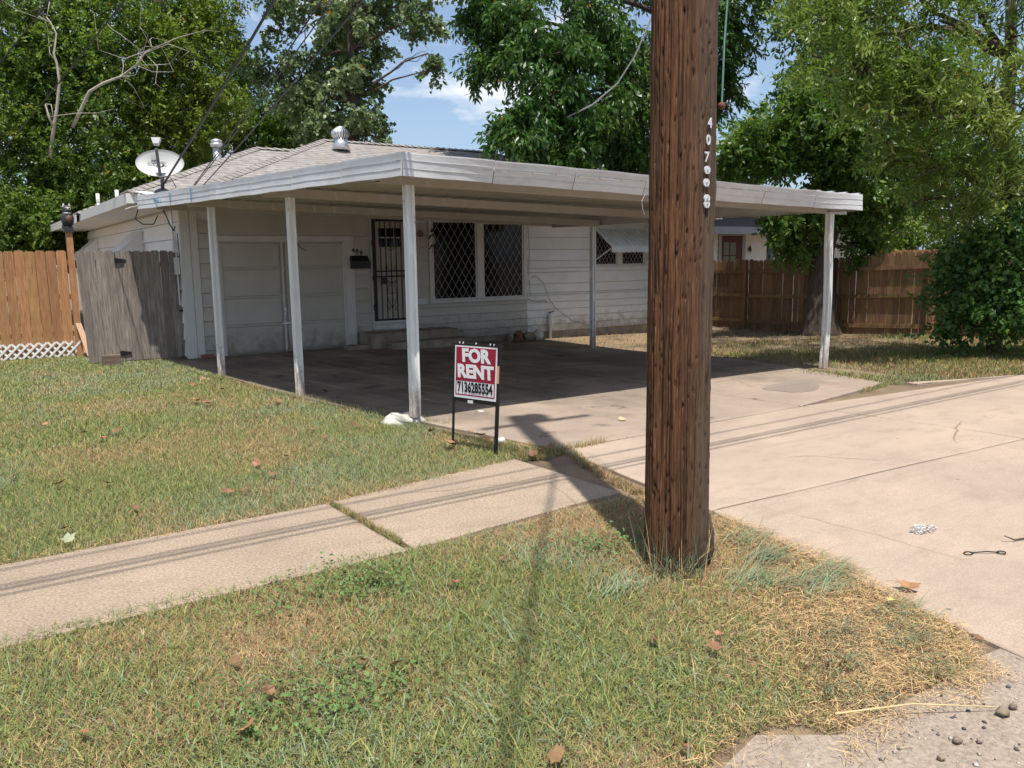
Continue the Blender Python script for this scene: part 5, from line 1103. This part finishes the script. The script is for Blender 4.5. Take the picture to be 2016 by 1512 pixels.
# verge
X, Y = scatter(-4.6, .9, -13.25, -10.42, 21000, q)
fe = -12.93 + .16 * edge_n(X, 2.0, 1) + .10 * edge_n(X, 7, 2); be = -10.50 + .07 * edge_n(X, 3, 3) + .06 * edge_n(X, 9, 4); re = left_edge(Y) - .03 + .10 * edge_n(Y, 3, 5) + .08 * edge_n(Y, 9, 6)
bare = ((X + 1.05) / .28) ** 2 + ((Y + 12.88) / .14) ** 2 < 1
bald = vnoise(X, Y, 3.1, 31) * .5 + vnoise(X, Y, 6.5, 32) * .5
ok = (Y > fe) & (Y < be) & (X < re) & ~bare & (np.hypot(X - PX, Y - PY) > .155) & (q.random(len(X)) < np.clip(.35 + 1.5 * bald, .3, 1))
X, Y = X[ok], Y[ok]
vx = CAM[0] - X; dist = np.hypot(vx, CAM[1] - Y)
dry = np.clip(.46 + .36 * sm(-1.3, .4, X) + .22 * sm(-12.2, -12.9, Y) + .2 * np.exp(-((X - .45) / .18) ** 2), 0, .95)
c, isd, blu = palette(X, Y, q, dry); n = len(X)
h = q.uniform(.028, .066, n) * np.where(isd, .85, 1.05) * np.where(blu, 1.15, 1); ln0 = np.clip(q.normal(1.12, .36, n) + .2 * isd, .1, 1.5); wd = q.uniform(.0026, .0054, n) * np.where(isd, .72, np.where(blu, 1.3, 1))
stuff(tag(put('grass', blades('grass', X, Y, h, wd, ln0, c)), 'half-dry grass of the front verge around the utility pole', 'grass'))
kx = q.random(len(X)) < .035; X4, Y4 = X[kx], Y[kx]; c4, isd4, blu4 = palette(X4, Y4, q, dry[kx] * .8); X4, Y4, c4, blu4 = X4[~isd4], Y4[~isd4], c4[~isd4], blu4[~isd4]; isd4 = isd4[~isd4]; n4 = len(X4)
c4 = np.where((blu4 & ~isd4)[:, None], c4 * V3((1.05, 1.1, 1.1)), c4)
stuff(tag(put('grass', blades('grass', X4, Y4, q.uniform(.06, .12, n4), q.uniform(.004, .007, n4), np.clip(q.normal(1.15, .3, n4), .2, 1.5), c4)), 'longer coarse runners lying over the front verge', 'grass'))
# flattened swaths of longer blue-green grass combed over the dry corner
SX, SY, SH, SW, SL, SA, SC = [], [], [], [], [], [], []
for cx, cy, n_, az_ in ((.30, -11.75, 190, -.5), (.42, -12.05, 200, -.7), (.20, -12.15, 130, -.4), (.46, -11.5, 120, -.6), (-.10, -12.45, 130, -1.9), (.10, -12.65, 160, -1.7), (-.30, -12.62, 140, -2.0), (-.48, -12.80, 120, -2.2), (-.05, -12.86, 110, -1.8), (-.85, -12.35, 60, 2.6), (-1.7, -12.2, 60, 2.7), (-2.2, -11.6, 55, 2.9), (-1.3, -11.7, 50, 2.3), (.12, -12.02, 110, -.9), (.0, -11.88, 120, -.2), (-.62, -11.6, 110, .2), (.28, -12.5, 140, -1.1)):
    SX.append(cx + q.normal(0, .085 if cx > -.8 else .16, n_)); SY.append(cy + q.normal(0, .055 if cx > -.8 else .11, n_)); SH.append(q.uniform(.06, .15, n_)); SW.append(q.uniform(.003, .0055, n_)); SL.append(np.clip(q.normal(1.25, .2, n_), .6, 1.5)); SA.append(az_ + q.normal(0, .5, n_))
    SC.append(np.where((q.random(n_) < .22)[:, None], TAN, BLUE * V3((.88, .95, .95))) * q.uniform(.65, 1.2, (n_, 1)))
SX, SY, SH, SW, SL, SA, SC = [np.concatenate(a_) for a_ in (SX, SY, SH, SW, SL, SA, SC)]
kk_ = (SX < left_edge(SY) - .02) & (np.hypot(SX - PX, SY - PY) > .2)
stuff(tag(put('grass', blades('grass', SX[kk_], SY[kk_], SH[kk_], SW[kk_], SL[kk_], SC[kk_], zoff=-.005, flat=SA[kk_])), 'flattened swaths of blue-green grass over the dry verge corner', 'grass'))
# front lawn
X, Y = scatter(-4.4, 1.1, -9.55, -6.6, 10500, q); X2, Y2 = scatter(-4.8, .6, -6.6, -3.2, 6200, q); X3, Y3 = scatter(-5.0, .1, -3.2, 2.1, 3800, q)
X, Y = np.concatenate([X, X2, X3]), np.concatenate([Y, Y2, Y3])
fe = -9.43 + .20 * sm(-1, .4, X) + .07 * edge_n(X, 3, 7) + .06 * edge_n(X, 9, 8); re = left_edge(Y) - .02 + .07 * edge_n(Y, 3, 9) + .06 * edge_n(Y, 8, 10)
ok = (Y > fe) & (X < re) & ~((Y > .26) & (X > -1.44)) & (Y < 1.95)
ok &= ~((np.abs(X - .42) < .14) & (np.abs(Y + 7.17) < .10))
X, Y = X[ok], Y[ok]; n = len(X)
dry = np.clip(.16 + .30 * np.exp(-((Y - fe[ok]) / .12) ** 2) + .22 * np.exp(-((Y + 7.9 + .25 * X) / .5) ** 2) + .06 * sm(-4, 0, Y), 0, .9); c, isd, blu = palette(X, Y, q, dry)
h = q.uniform(.03, .07, n); ln0 = np.clip(q.normal(1.02, .36, n), .05, 1.5); wd = q.uniform(.0025, .0052, n) * np.where(Y > -6.6, 1.5, 1) * np.where(Y > -3.2, 1.5, 1)
stuff(tag(put('grass', blades('grass', X, Y, h, wd, ln0, c)), 'green mown front lawn left of the carport', 'grass'))
# right yard
X, Y = scatter(6.3, 14.5, -9.4, -.1, 1500, q)
top_ = np.interp(X, [6.3, 6.36, 7.0, 7.1, 20], [-8.70, -8.72, -7.9, -1.0, -1.0]); fr_ = np.interp(X, [6.3, 8.36, 16], [-8.70, -9.36, -9.32]) + .05 * edge_n(X, 4, 11)
patch = vnoise(X, Y, .8, 51) * .6 + vnoise(X, Y, 2.2, 52) * .4
inside = (Y > fr_) & ((X > 7.22) | (Y < -8.0 - (X - 6.9) * 2.5)) & (X < 13.1) & (q.random(len(X)) < np.clip(.15 + 1.1 * patch - .14 * (Y + 8), .06, 1))
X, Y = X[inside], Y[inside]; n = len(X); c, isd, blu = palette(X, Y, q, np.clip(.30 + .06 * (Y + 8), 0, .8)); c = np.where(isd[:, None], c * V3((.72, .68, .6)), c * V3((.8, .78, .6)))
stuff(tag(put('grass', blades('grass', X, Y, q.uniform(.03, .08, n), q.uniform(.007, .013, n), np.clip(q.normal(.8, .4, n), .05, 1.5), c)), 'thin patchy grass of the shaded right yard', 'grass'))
# tufts growing out of the joints
def tuft_line(P, dens, hr, dr, label, w=.03):
    Xs, Ys = [], []
    for (x0, y0), (x1, y1) in zip(P[:-1], P[1:]):
        k = int(dens * math.hypot(x1 - x0, y1 - y0)); t = q.random(k); keep = vnoise(t * 9 + x0, t * 0, 1, 61) > .25; t = t[keep]; k = len(t)
        Xs.append(x0 + (x1 - x0) * t + q.normal(0, w, k) * .6); Ys.append(y0 + (y1 - y0) * t + q.normal(0, w, k) * .6)
    X, Y = np.concatenate(Xs), np.concatenate(Ys); n = len(X); c, isd, blu = palette(X, Y, q, np.full(n, dr))
    stuff(tag(put('grass', blades('grass', X, Y, q.uniform(*hr, n), q.uniform(.003, .006, n), np.clip(q.normal(.7, .4, n), .05, 1.4), c, zoff=-.03)), label, 'grass'))
tuft_line([(-1.255, -9.42), (-1.225, -10.55)], 2600, (.035, .065), .15, 'green grass line in the sidewalk joint', .018)
tuft_line([(.96, -9.20), (.80, -9.6), (.64, -10.2), (.58, -10.45), (.62, -10.6)], 2600, (.03, .07), .55, 'grass strip between the sidewalk end and the driveway', .035)
tuft_line([(.45, -9.16), (.7, -9.12), (.92, -9.14), (1.10, -9.16), (1.38, -9.14)], 1500, (.04, .10), .6, 'dry weedy tuft where sidewalk, lawn and driveway meet', .045)
tuft_line([(1.4, -9.14), (1.75, -9.13)], 250, (.02, .05), .85, 'few straw tufts in the driveway joint', .02)
tuft_line([(4.2, -9.09), (4.3, -10.2), (4.4, -11.23)], 320, (.015, .04), .95, 'dry straw in the long driveway joint', .015)
tuft_line([(5.6, -8.88), (6.0, -8.82), (6.4, -8.72), (6.6, -8.85)], 1300, (.03, .07), .35, 'green grass wedge in the far driveway joint', .04)
tuft_line([(.08, -4.9), (.30, -6.1), (.55, -7.1), (.72, -7.6)], 420, (.04, .11), .3, 'taller weeds along the carport slab edge', .05)
# long wispy tuft at the foot of the pole
n = 170; a_ = azc + q.normal(0, .55, n); rr = q.uniform(.17, .24, n); X, Y = PX + rr * np.cos(a_), PY + rr * np.sin(a_); cc = np.where((q.random(n) < .35)[:, None], STRAW, V3((.20, .26, .17))) * q.uniform(.7, 1.2, (n, 1))
stuff(tag(put('grass', blades('grass', X, Y, q.uniform(.10, .36, n), q.uniform(.003, .005, n), np.clip(q.normal(.75, .4, n), .1, 1.5), cc, zoff=-.03)), 'tuft of long wispy grass at the foot of the pole', 'grass'))
# straw clippings at the verge corner and edges
def clippings(X, Y, label, zr=(0.0, .03)):
    n = len(X); az = q.uniform(0, 6.283, n); L_ = q.uniform(.015, .065, n); d = np.stack([np.cos(az), np.sin(az), q.normal(0, .15, n)], 1); pr = np.stack([-np.sin(az), np.cos(az), q.normal(0, .3, n)], 1) * q.uniform(.0005, .0012, (n, 1))
    c0 = np.stack([X, Y, gz(X, Y) + q.uniform(*zr, n)], 1); mid = c0 + d * L_[:, None] * .5 + np.array([0, 0, .0015]); e = c0 + d * L_[:, None]
    co = np.stack([c0 - pr, c0 + pr, mid + pr, mid - pr, e + pr * .5, e - pr * .5], 1).reshape(-1, 3); co[:, 2] = np.maximum(co[:, 2], np.repeat(gz(X, Y), 6) + .001)
    k = np.arange(n)[:, None] * 6; idx = np.concatenate([k, k + 1, k + 2, k + 3, k + 3, k + 2, k + 4, k + 5], 1).ravel()
    kk = q.random(n)[:, None]; col = np.where(kk < .6, STRAW * 1.1, np.where(kk < .85, TAN, BRN)) * q.uniform(.75, 1.25, (n, 1))
    stuff(tag(put('dry_grass_clippings', fast_mesh('dry_grass_clippings', co, 4, idx, clip_m, color=np.repeat(col, 6, 0))), label, 'clippings'))
X, Y = scatter(-1.6, .75, -13.15, -11.2, 17000, q); w_c = .62 * np.clip(1.1 * np.exp(-(np.hypot(X - .15, (Y + 12.6) * 1.1) / .55) ** 2) + .9 * np.exp(-((X - left_edge(Y) + .12) / .13) ** 2) + .8 * np.exp(-((Y + 12.88 + .05 * np.sin(X * 7)) / .12) ** 2) * (X > -1.5), 0, 1)
ok = (q.random(len(X)) < w_c) & (X < left_edge(Y) + .02 + .10 * edge_n(Y, 7, 14)) & (Y > -13.10 + .10 * edge_n(X, 6, 13)) & ~((((X + 1.05) / .3) ** 2 + ((Y + 12.90) / .15) ** 2 < 1) & (q.random(len(X)) < .85))
clippings(X[ok], Y[ok], 'golden straw clippings over the street corner of the verge')
X, Y = scatter(-4, .4, -9.62, -9.2, 1500, q); ok = q.random(len(X)) < np.exp(-((Y - (-9.45 + .2 * sm(-1, .4, X))) / .05) ** 2) * np.clip(vnoise(X, X * 0, 2, 71) * 1.6 - .3, 0, 1); clippings(X[ok], Y[ok], 'dry clippings along the lawn edge of the sidewalk')
X, Y = scatter(7.3, 10.8, -2.6, -.4, 900, q); clippings(X, Y, 'dry thatch on the sunlit strip beside the house', (0, .02))
# clover weeds
def clover(cx, cy, r, n, label):
    X, Y = cx + q.normal(0, r, n), cy + q.normal(0, r * .6, n); Z = gz(X, Y) + q.uniform(.015, .05, n); s_ = q.uniform(.006, .013, n); az = q.uniform(0, 6.283, n); co = []
    for k in range(4):
        a = az + k * 1.5708; co.append(np.stack([X + s_ * np.cos(a), Y + s_ * np.sin(a), Z + q.normal(0, .004, n)], 1))
    co = np.stack(co, 1).reshape(-1, 3); col = np.repeat(V3((.13, .22, .07)) * q.uniform(.6, 1.3, (n, 1)), 4, 0); stuff(tag(put('clover', fast_mesh('clover', co, 4, np.arange(4 * n), grass_m, color=col)), label, 'clover'))
clover(-1.75, -10.85, .22, 420, 'small dark clover patch beside the pale leaf'); clover(-2.25, -11.75, .22, 380, 'clover patch in the lower left verge'); clover(-.32, -11.12, .16, 260, 'clover in the shade left of the pole')

# ================================================================== LITTER
def leaf_mesh(seed, m, L_=.11, W_=.085):
    q_ = np.random.default_rng(seed); n = 12; b = B(); top = []
    for k in range(n):
        t = 2 * math.pi * k / n; r = (1 + .28 * math.cos(5 * t + .3)) * (.8 + .2 * q_.random()); x, y = L_ / 2 * r * math.cos(t), W_ / 2 * r * math.sin(t); top.append((x, y, .010 + 5.5 * (x * x) * q_.uniform(.5, 1.2) + 6 * y * y * q_.uniform(.3, 1.2) + q_.uniform(-.004, .004)))
    vs = [(0, 0, .004)] + top; b.add(vs, [(0, 1 + k, 1 + (k + 1) % n) for k in range(n)]); b.tube([(L_ * .4, 0, .02), (L_ * .62, .004, .026), (L_ * .85, .01, .02)], .0016, 4, False)
    return mesh_of(b, 'fallen_leaf', m)
LM = [leaf_mesh(k, deadleaf, .10 + .02 * (k % 3)) for k in range(5)]; LP = leaf_mesh(9, paleleaf, .13, .11); LG = leaf_mesh(10, mat('green_grey_leaf', (.30, .33, .20), .6, .1, 10), .14, .12); LY = leaf_mesh(12, mat('yellow_leaf', (.50, .42, .14), .6, .1, 10), .10, .08)
def gxy(px, py):
    v = FWD * FPX + RIGHT * (px - 1008) - UP * (py - 756); k = -CAM[2] / v[2]; p = CAM + v * k; return float(p[0]), float(p[1])
ORD = 'first second third fourth fifth sixth seventh eighth ninth tenth eleventh twelfth thirteenth fourteenth fifteenth sixteenth seventeenth eighteenth nineteenth'.split()
def litter(spots, tail, lo, hi, group, dz=.03):
    for i, (px, py) in enumerate(sorted(spots)): fallen(px, py, LM[rnd.randrange(5)], tail % (ORD[i] + ' from left'), rnd.uniform(lo, hi), group, dz)
def fallen(px, py, me, label, s_=1.0, group=None, dz=.03):
    x, y = gxy(px, py); s_ *= .82; o = put('fallen_leaf', me, (x, y, gzf(x, y) + dz), None, (rnd.uniform(-.5, .5), rnd.uniform(-.5, .5), rnd.uniform(0, 6.28)), (s_, s_, s_)); return tag(o, label, 'leaf', group)
fallen(742, 1153, LP, 'big pale tan leaf on the verge just below the sidewalk', 1.0, dz=.06)
fallen(137, 1075, LG, 'pale grey-green leaf at the lawn edge above the sidewalk', .7, dz=.04)
fallen(1757, 1175, LY, 'yellow leaf on the dry verge right of the pole', .7, dz=.04)
fallen(1225, 828, LP, 'pale curled leaf on the driveway left of the pole', .8, dz=.006)
fallen(1790, 1142, LM[1], 'curled brown leaf at the driveway edge of the verge', 1.2, dz=.02)
fallen(886, 884, LM[2], 'large red-brown leaf at the foot of the thin sign leg', 1.6, dz=.04)
fallen(231, 856, LM[3], 'largest brown leaf on the middle of the left lawn', 1.5)
litter(((377, 762), (400, 750), (388, 795), (437, 772), (545, 796), (410, 800)), 'brown leaf near the first carport posts, %s', .9, 1.5, 'brown leaves near the carport posts')
litter(((167, 858), (205, 870), (615, 853), (538, 942), (447, 977), (484, 974), (120, 960), (212, 960), (90, 842), (507, 920), (286, 885), (179, 898), (640, 868), (850, 856), (265, 1008), (130, 1050), (700, 845), (560, 905), (30, 945)), 'dry brown leaf scattered on the left lawn, %s', .7, 1.15, 'brown leaves scattered on the lawn')
litter(((894, 1157), (1286, 1253), (490, 1432), (820, 1475), (1405, 1262), (1415, 1240), (463, 1310), (780, 1310), (1095, 1470), (1350, 1450), (528, 1365), (990, 1110), (1925, 1238), (715, 1305), (165, 1450)), 'dry brown leaf lying in the verge grass, %s', .5, .8, 'brown leaves in the verge')
litter(((1062, 893), (1085, 884), (1040, 882), (945, 862), (960, 870), (925, 855), (1050, 900)), 'brown leaf caught in the grass beside the sign, %s', .7, 1.1, 'brown leaves beside the sign', .02)
litter(((640, 772), (1020, 752), (745, 735), (660, 742)), 'brown leaf on the shaded carport slab, %s', .7, 1.1, 'brown leaves on the carport slab', .006)
x, y = gxy(1818, 1032); b = B()
for _ in range(190):
    r_ = math.sqrt(rnd.random()); t = rnd.uniform(0, 6.28); c0 = V3((x + .105 * r_ * math.cos(t), y + .06 * r_ * math.sin(t), gzf(x, y) + rnd.uniform(.003, .018))); d = V3((rnd.uniform(-1, 1), rnd.uniform(-1, 1), rnd.uniform(-.4, .4))) * .012; e = V3((rnd.uniform(-1, 1), rnd.uniform(-1, 1), rnd.uniform(-.4, .6))) * .009; b.add([c0 - d, c0 - e, c0 + d, c0 + e], [(0, 1, 2, 3)])
tag(obj('crumpled_foil', b, foil), 'flattened scrap of crumpled silvery foil on the driveway', 'litter')
x, y = gxy(1942, 1070); tag(obj('wire_scrap', B().tube([(x - .09 + .03 * math.cos(t), y + .05 + .02 * math.sin(t), gzf(x, y) + .006) for t in np.linspace(0, 6.28, 12)], .0035, 5).tube([(x - .07, y + .04, gzf(x, y) + .008), (x, y, gzf(x, y) + .012), (x + .06, y - .04, gzf(x, y) + .006)], .0035, 5).tube([(x + .07 + .025 * math.cos(t), y - .05 + .02 * math.sin(t), gzf(x, y) + .006) for t in np.linspace(0, 6.28, 12)], .0035, 5), black), 'twisted loop of black wire lying on the driveway', 'litter')
x, y = gxy(2005, 1045); tag(obj('twig', B().tube([(x - .10, y + .03, gzf(x, y) + .04), (x - .04, y, gzf(x, y) + .012), (x + .05, y - .02, gzf(x, y) + .01), (x + .14, y + .02, gzf(x, y) + .02)], [.003, .005, .005, .003], 5), bark), 'small dark twig at the right edge of the driveway', 'twig')
x, y = gxy(1645, 1382); x2, y2 = gxy(1968, 1358); tag(obj('straw_stalk', B().tube([(x, y, gzf(x, y) + .03), ((x + x2) / 2, (y + y2) / 2 + .02, gzf(x, y) + .035), (x2, y2, gzf(x2, y2) + .012)], [.004, .0035, .002], 6), straw_m), 'long pale straw stalk lying from the verge onto the street', 'stalk')
x, y = gxy(947, 811); tag(obj('paper_scrap', B().hexa([(x - .03, y, .002), (x + .03, y - .02, .002), (x + .04, y + .02, .002), (x - .02, y + .04, .002)], [(x - .03, y, .012), (x + .03, y - .02, .006), (x + .04, y + .02, .006), (x - .02, y + .04, .014)]), paper), 'small white paper scrap on the driveway behind the sign', 'litter')
x, y = gxy(985, 872); tag(lump((x, y, .02), (.05, .035, .025), paper, 'paper_scrap', 8, 10, 6), 'crumpled white paper in the grass right of the sign', 'litter')
# gutter gravel
n = 1400; X, Y = q.uniform(-1.4, 3.4, n), -12.98 - np.abs(q.normal(0, .32, n)); keep = Y < -12.95; X, Y = X[keep], Y[keep]; n = len(X); s_ = np.clip(q.lognormal(-5.6, .55, n), .0015, .011); CO, IX = [], []
oct_ = np.array([(1, 0, 0), (0, 1, 0), (-1, 0, 0), (0, -1, 0), (0, 0, .7), (0, 0, -.5)], float); ft = np.array([(0, 1, 4), (1, 2, 4), (2, 3, 4), (3, 0, 4), (1, 0, 5), (2, 1, 5), (3, 2, 5), (0, 3, 5)])
sh_ = 1 + q.normal(0, .2, (n, 6, 3)); co = (oct_[None] * sh_) * s_[:, None, None] + np.stack([X, Y, gz(X, Y) - .012 + .02 * np.minimum(1.5, -12.95 - Y) + s_ * .3], 1)[:, None]
kk = q.random(n)[:, None]; gc = np.where(kk < .3, V3((.10, .10, .105)), np.where(kk < .7, V3((.40, .35, .29)), V3((.60, .55, .47)))) * q.uniform(.7, 1.2, (n, 1))
stuff(tag(put('gravel', fast_mesh('gravel', co.reshape(-1, 3), 3, (ft[None] + np.arange(n)[:, None, None] * 6).ravel(), clip_m, color=np.repeat(gc, 6, 0))), 'fine loose gravel on the street along the verge', 'gravel'))
for i, (px, py, r_, lb) in enumerate(((1978, 1366, .020, 'roundest grey pebble at the right edge of the street'), (1998, 1354, .013, 'small dark pebble beyond the round grey one'), (1888, 1418, .014, 'dark pebble in the gutter below the straw'), (1932, 1418, .010, 'smaller dark pebble right of the gutter pebble'), (1856, 1450, .012, 'grey pebble nearest the straw tips on the street'))):
    x, y = gxy(px, py); tag(lump((x, y, gzf(x, y) + r_ * .4), (r_ * 1.2, r_, r_ * .8), rock_m, 'pebble', 60 + i, 10, 7), lb, 'pebble', 'pebbles in the gutter')
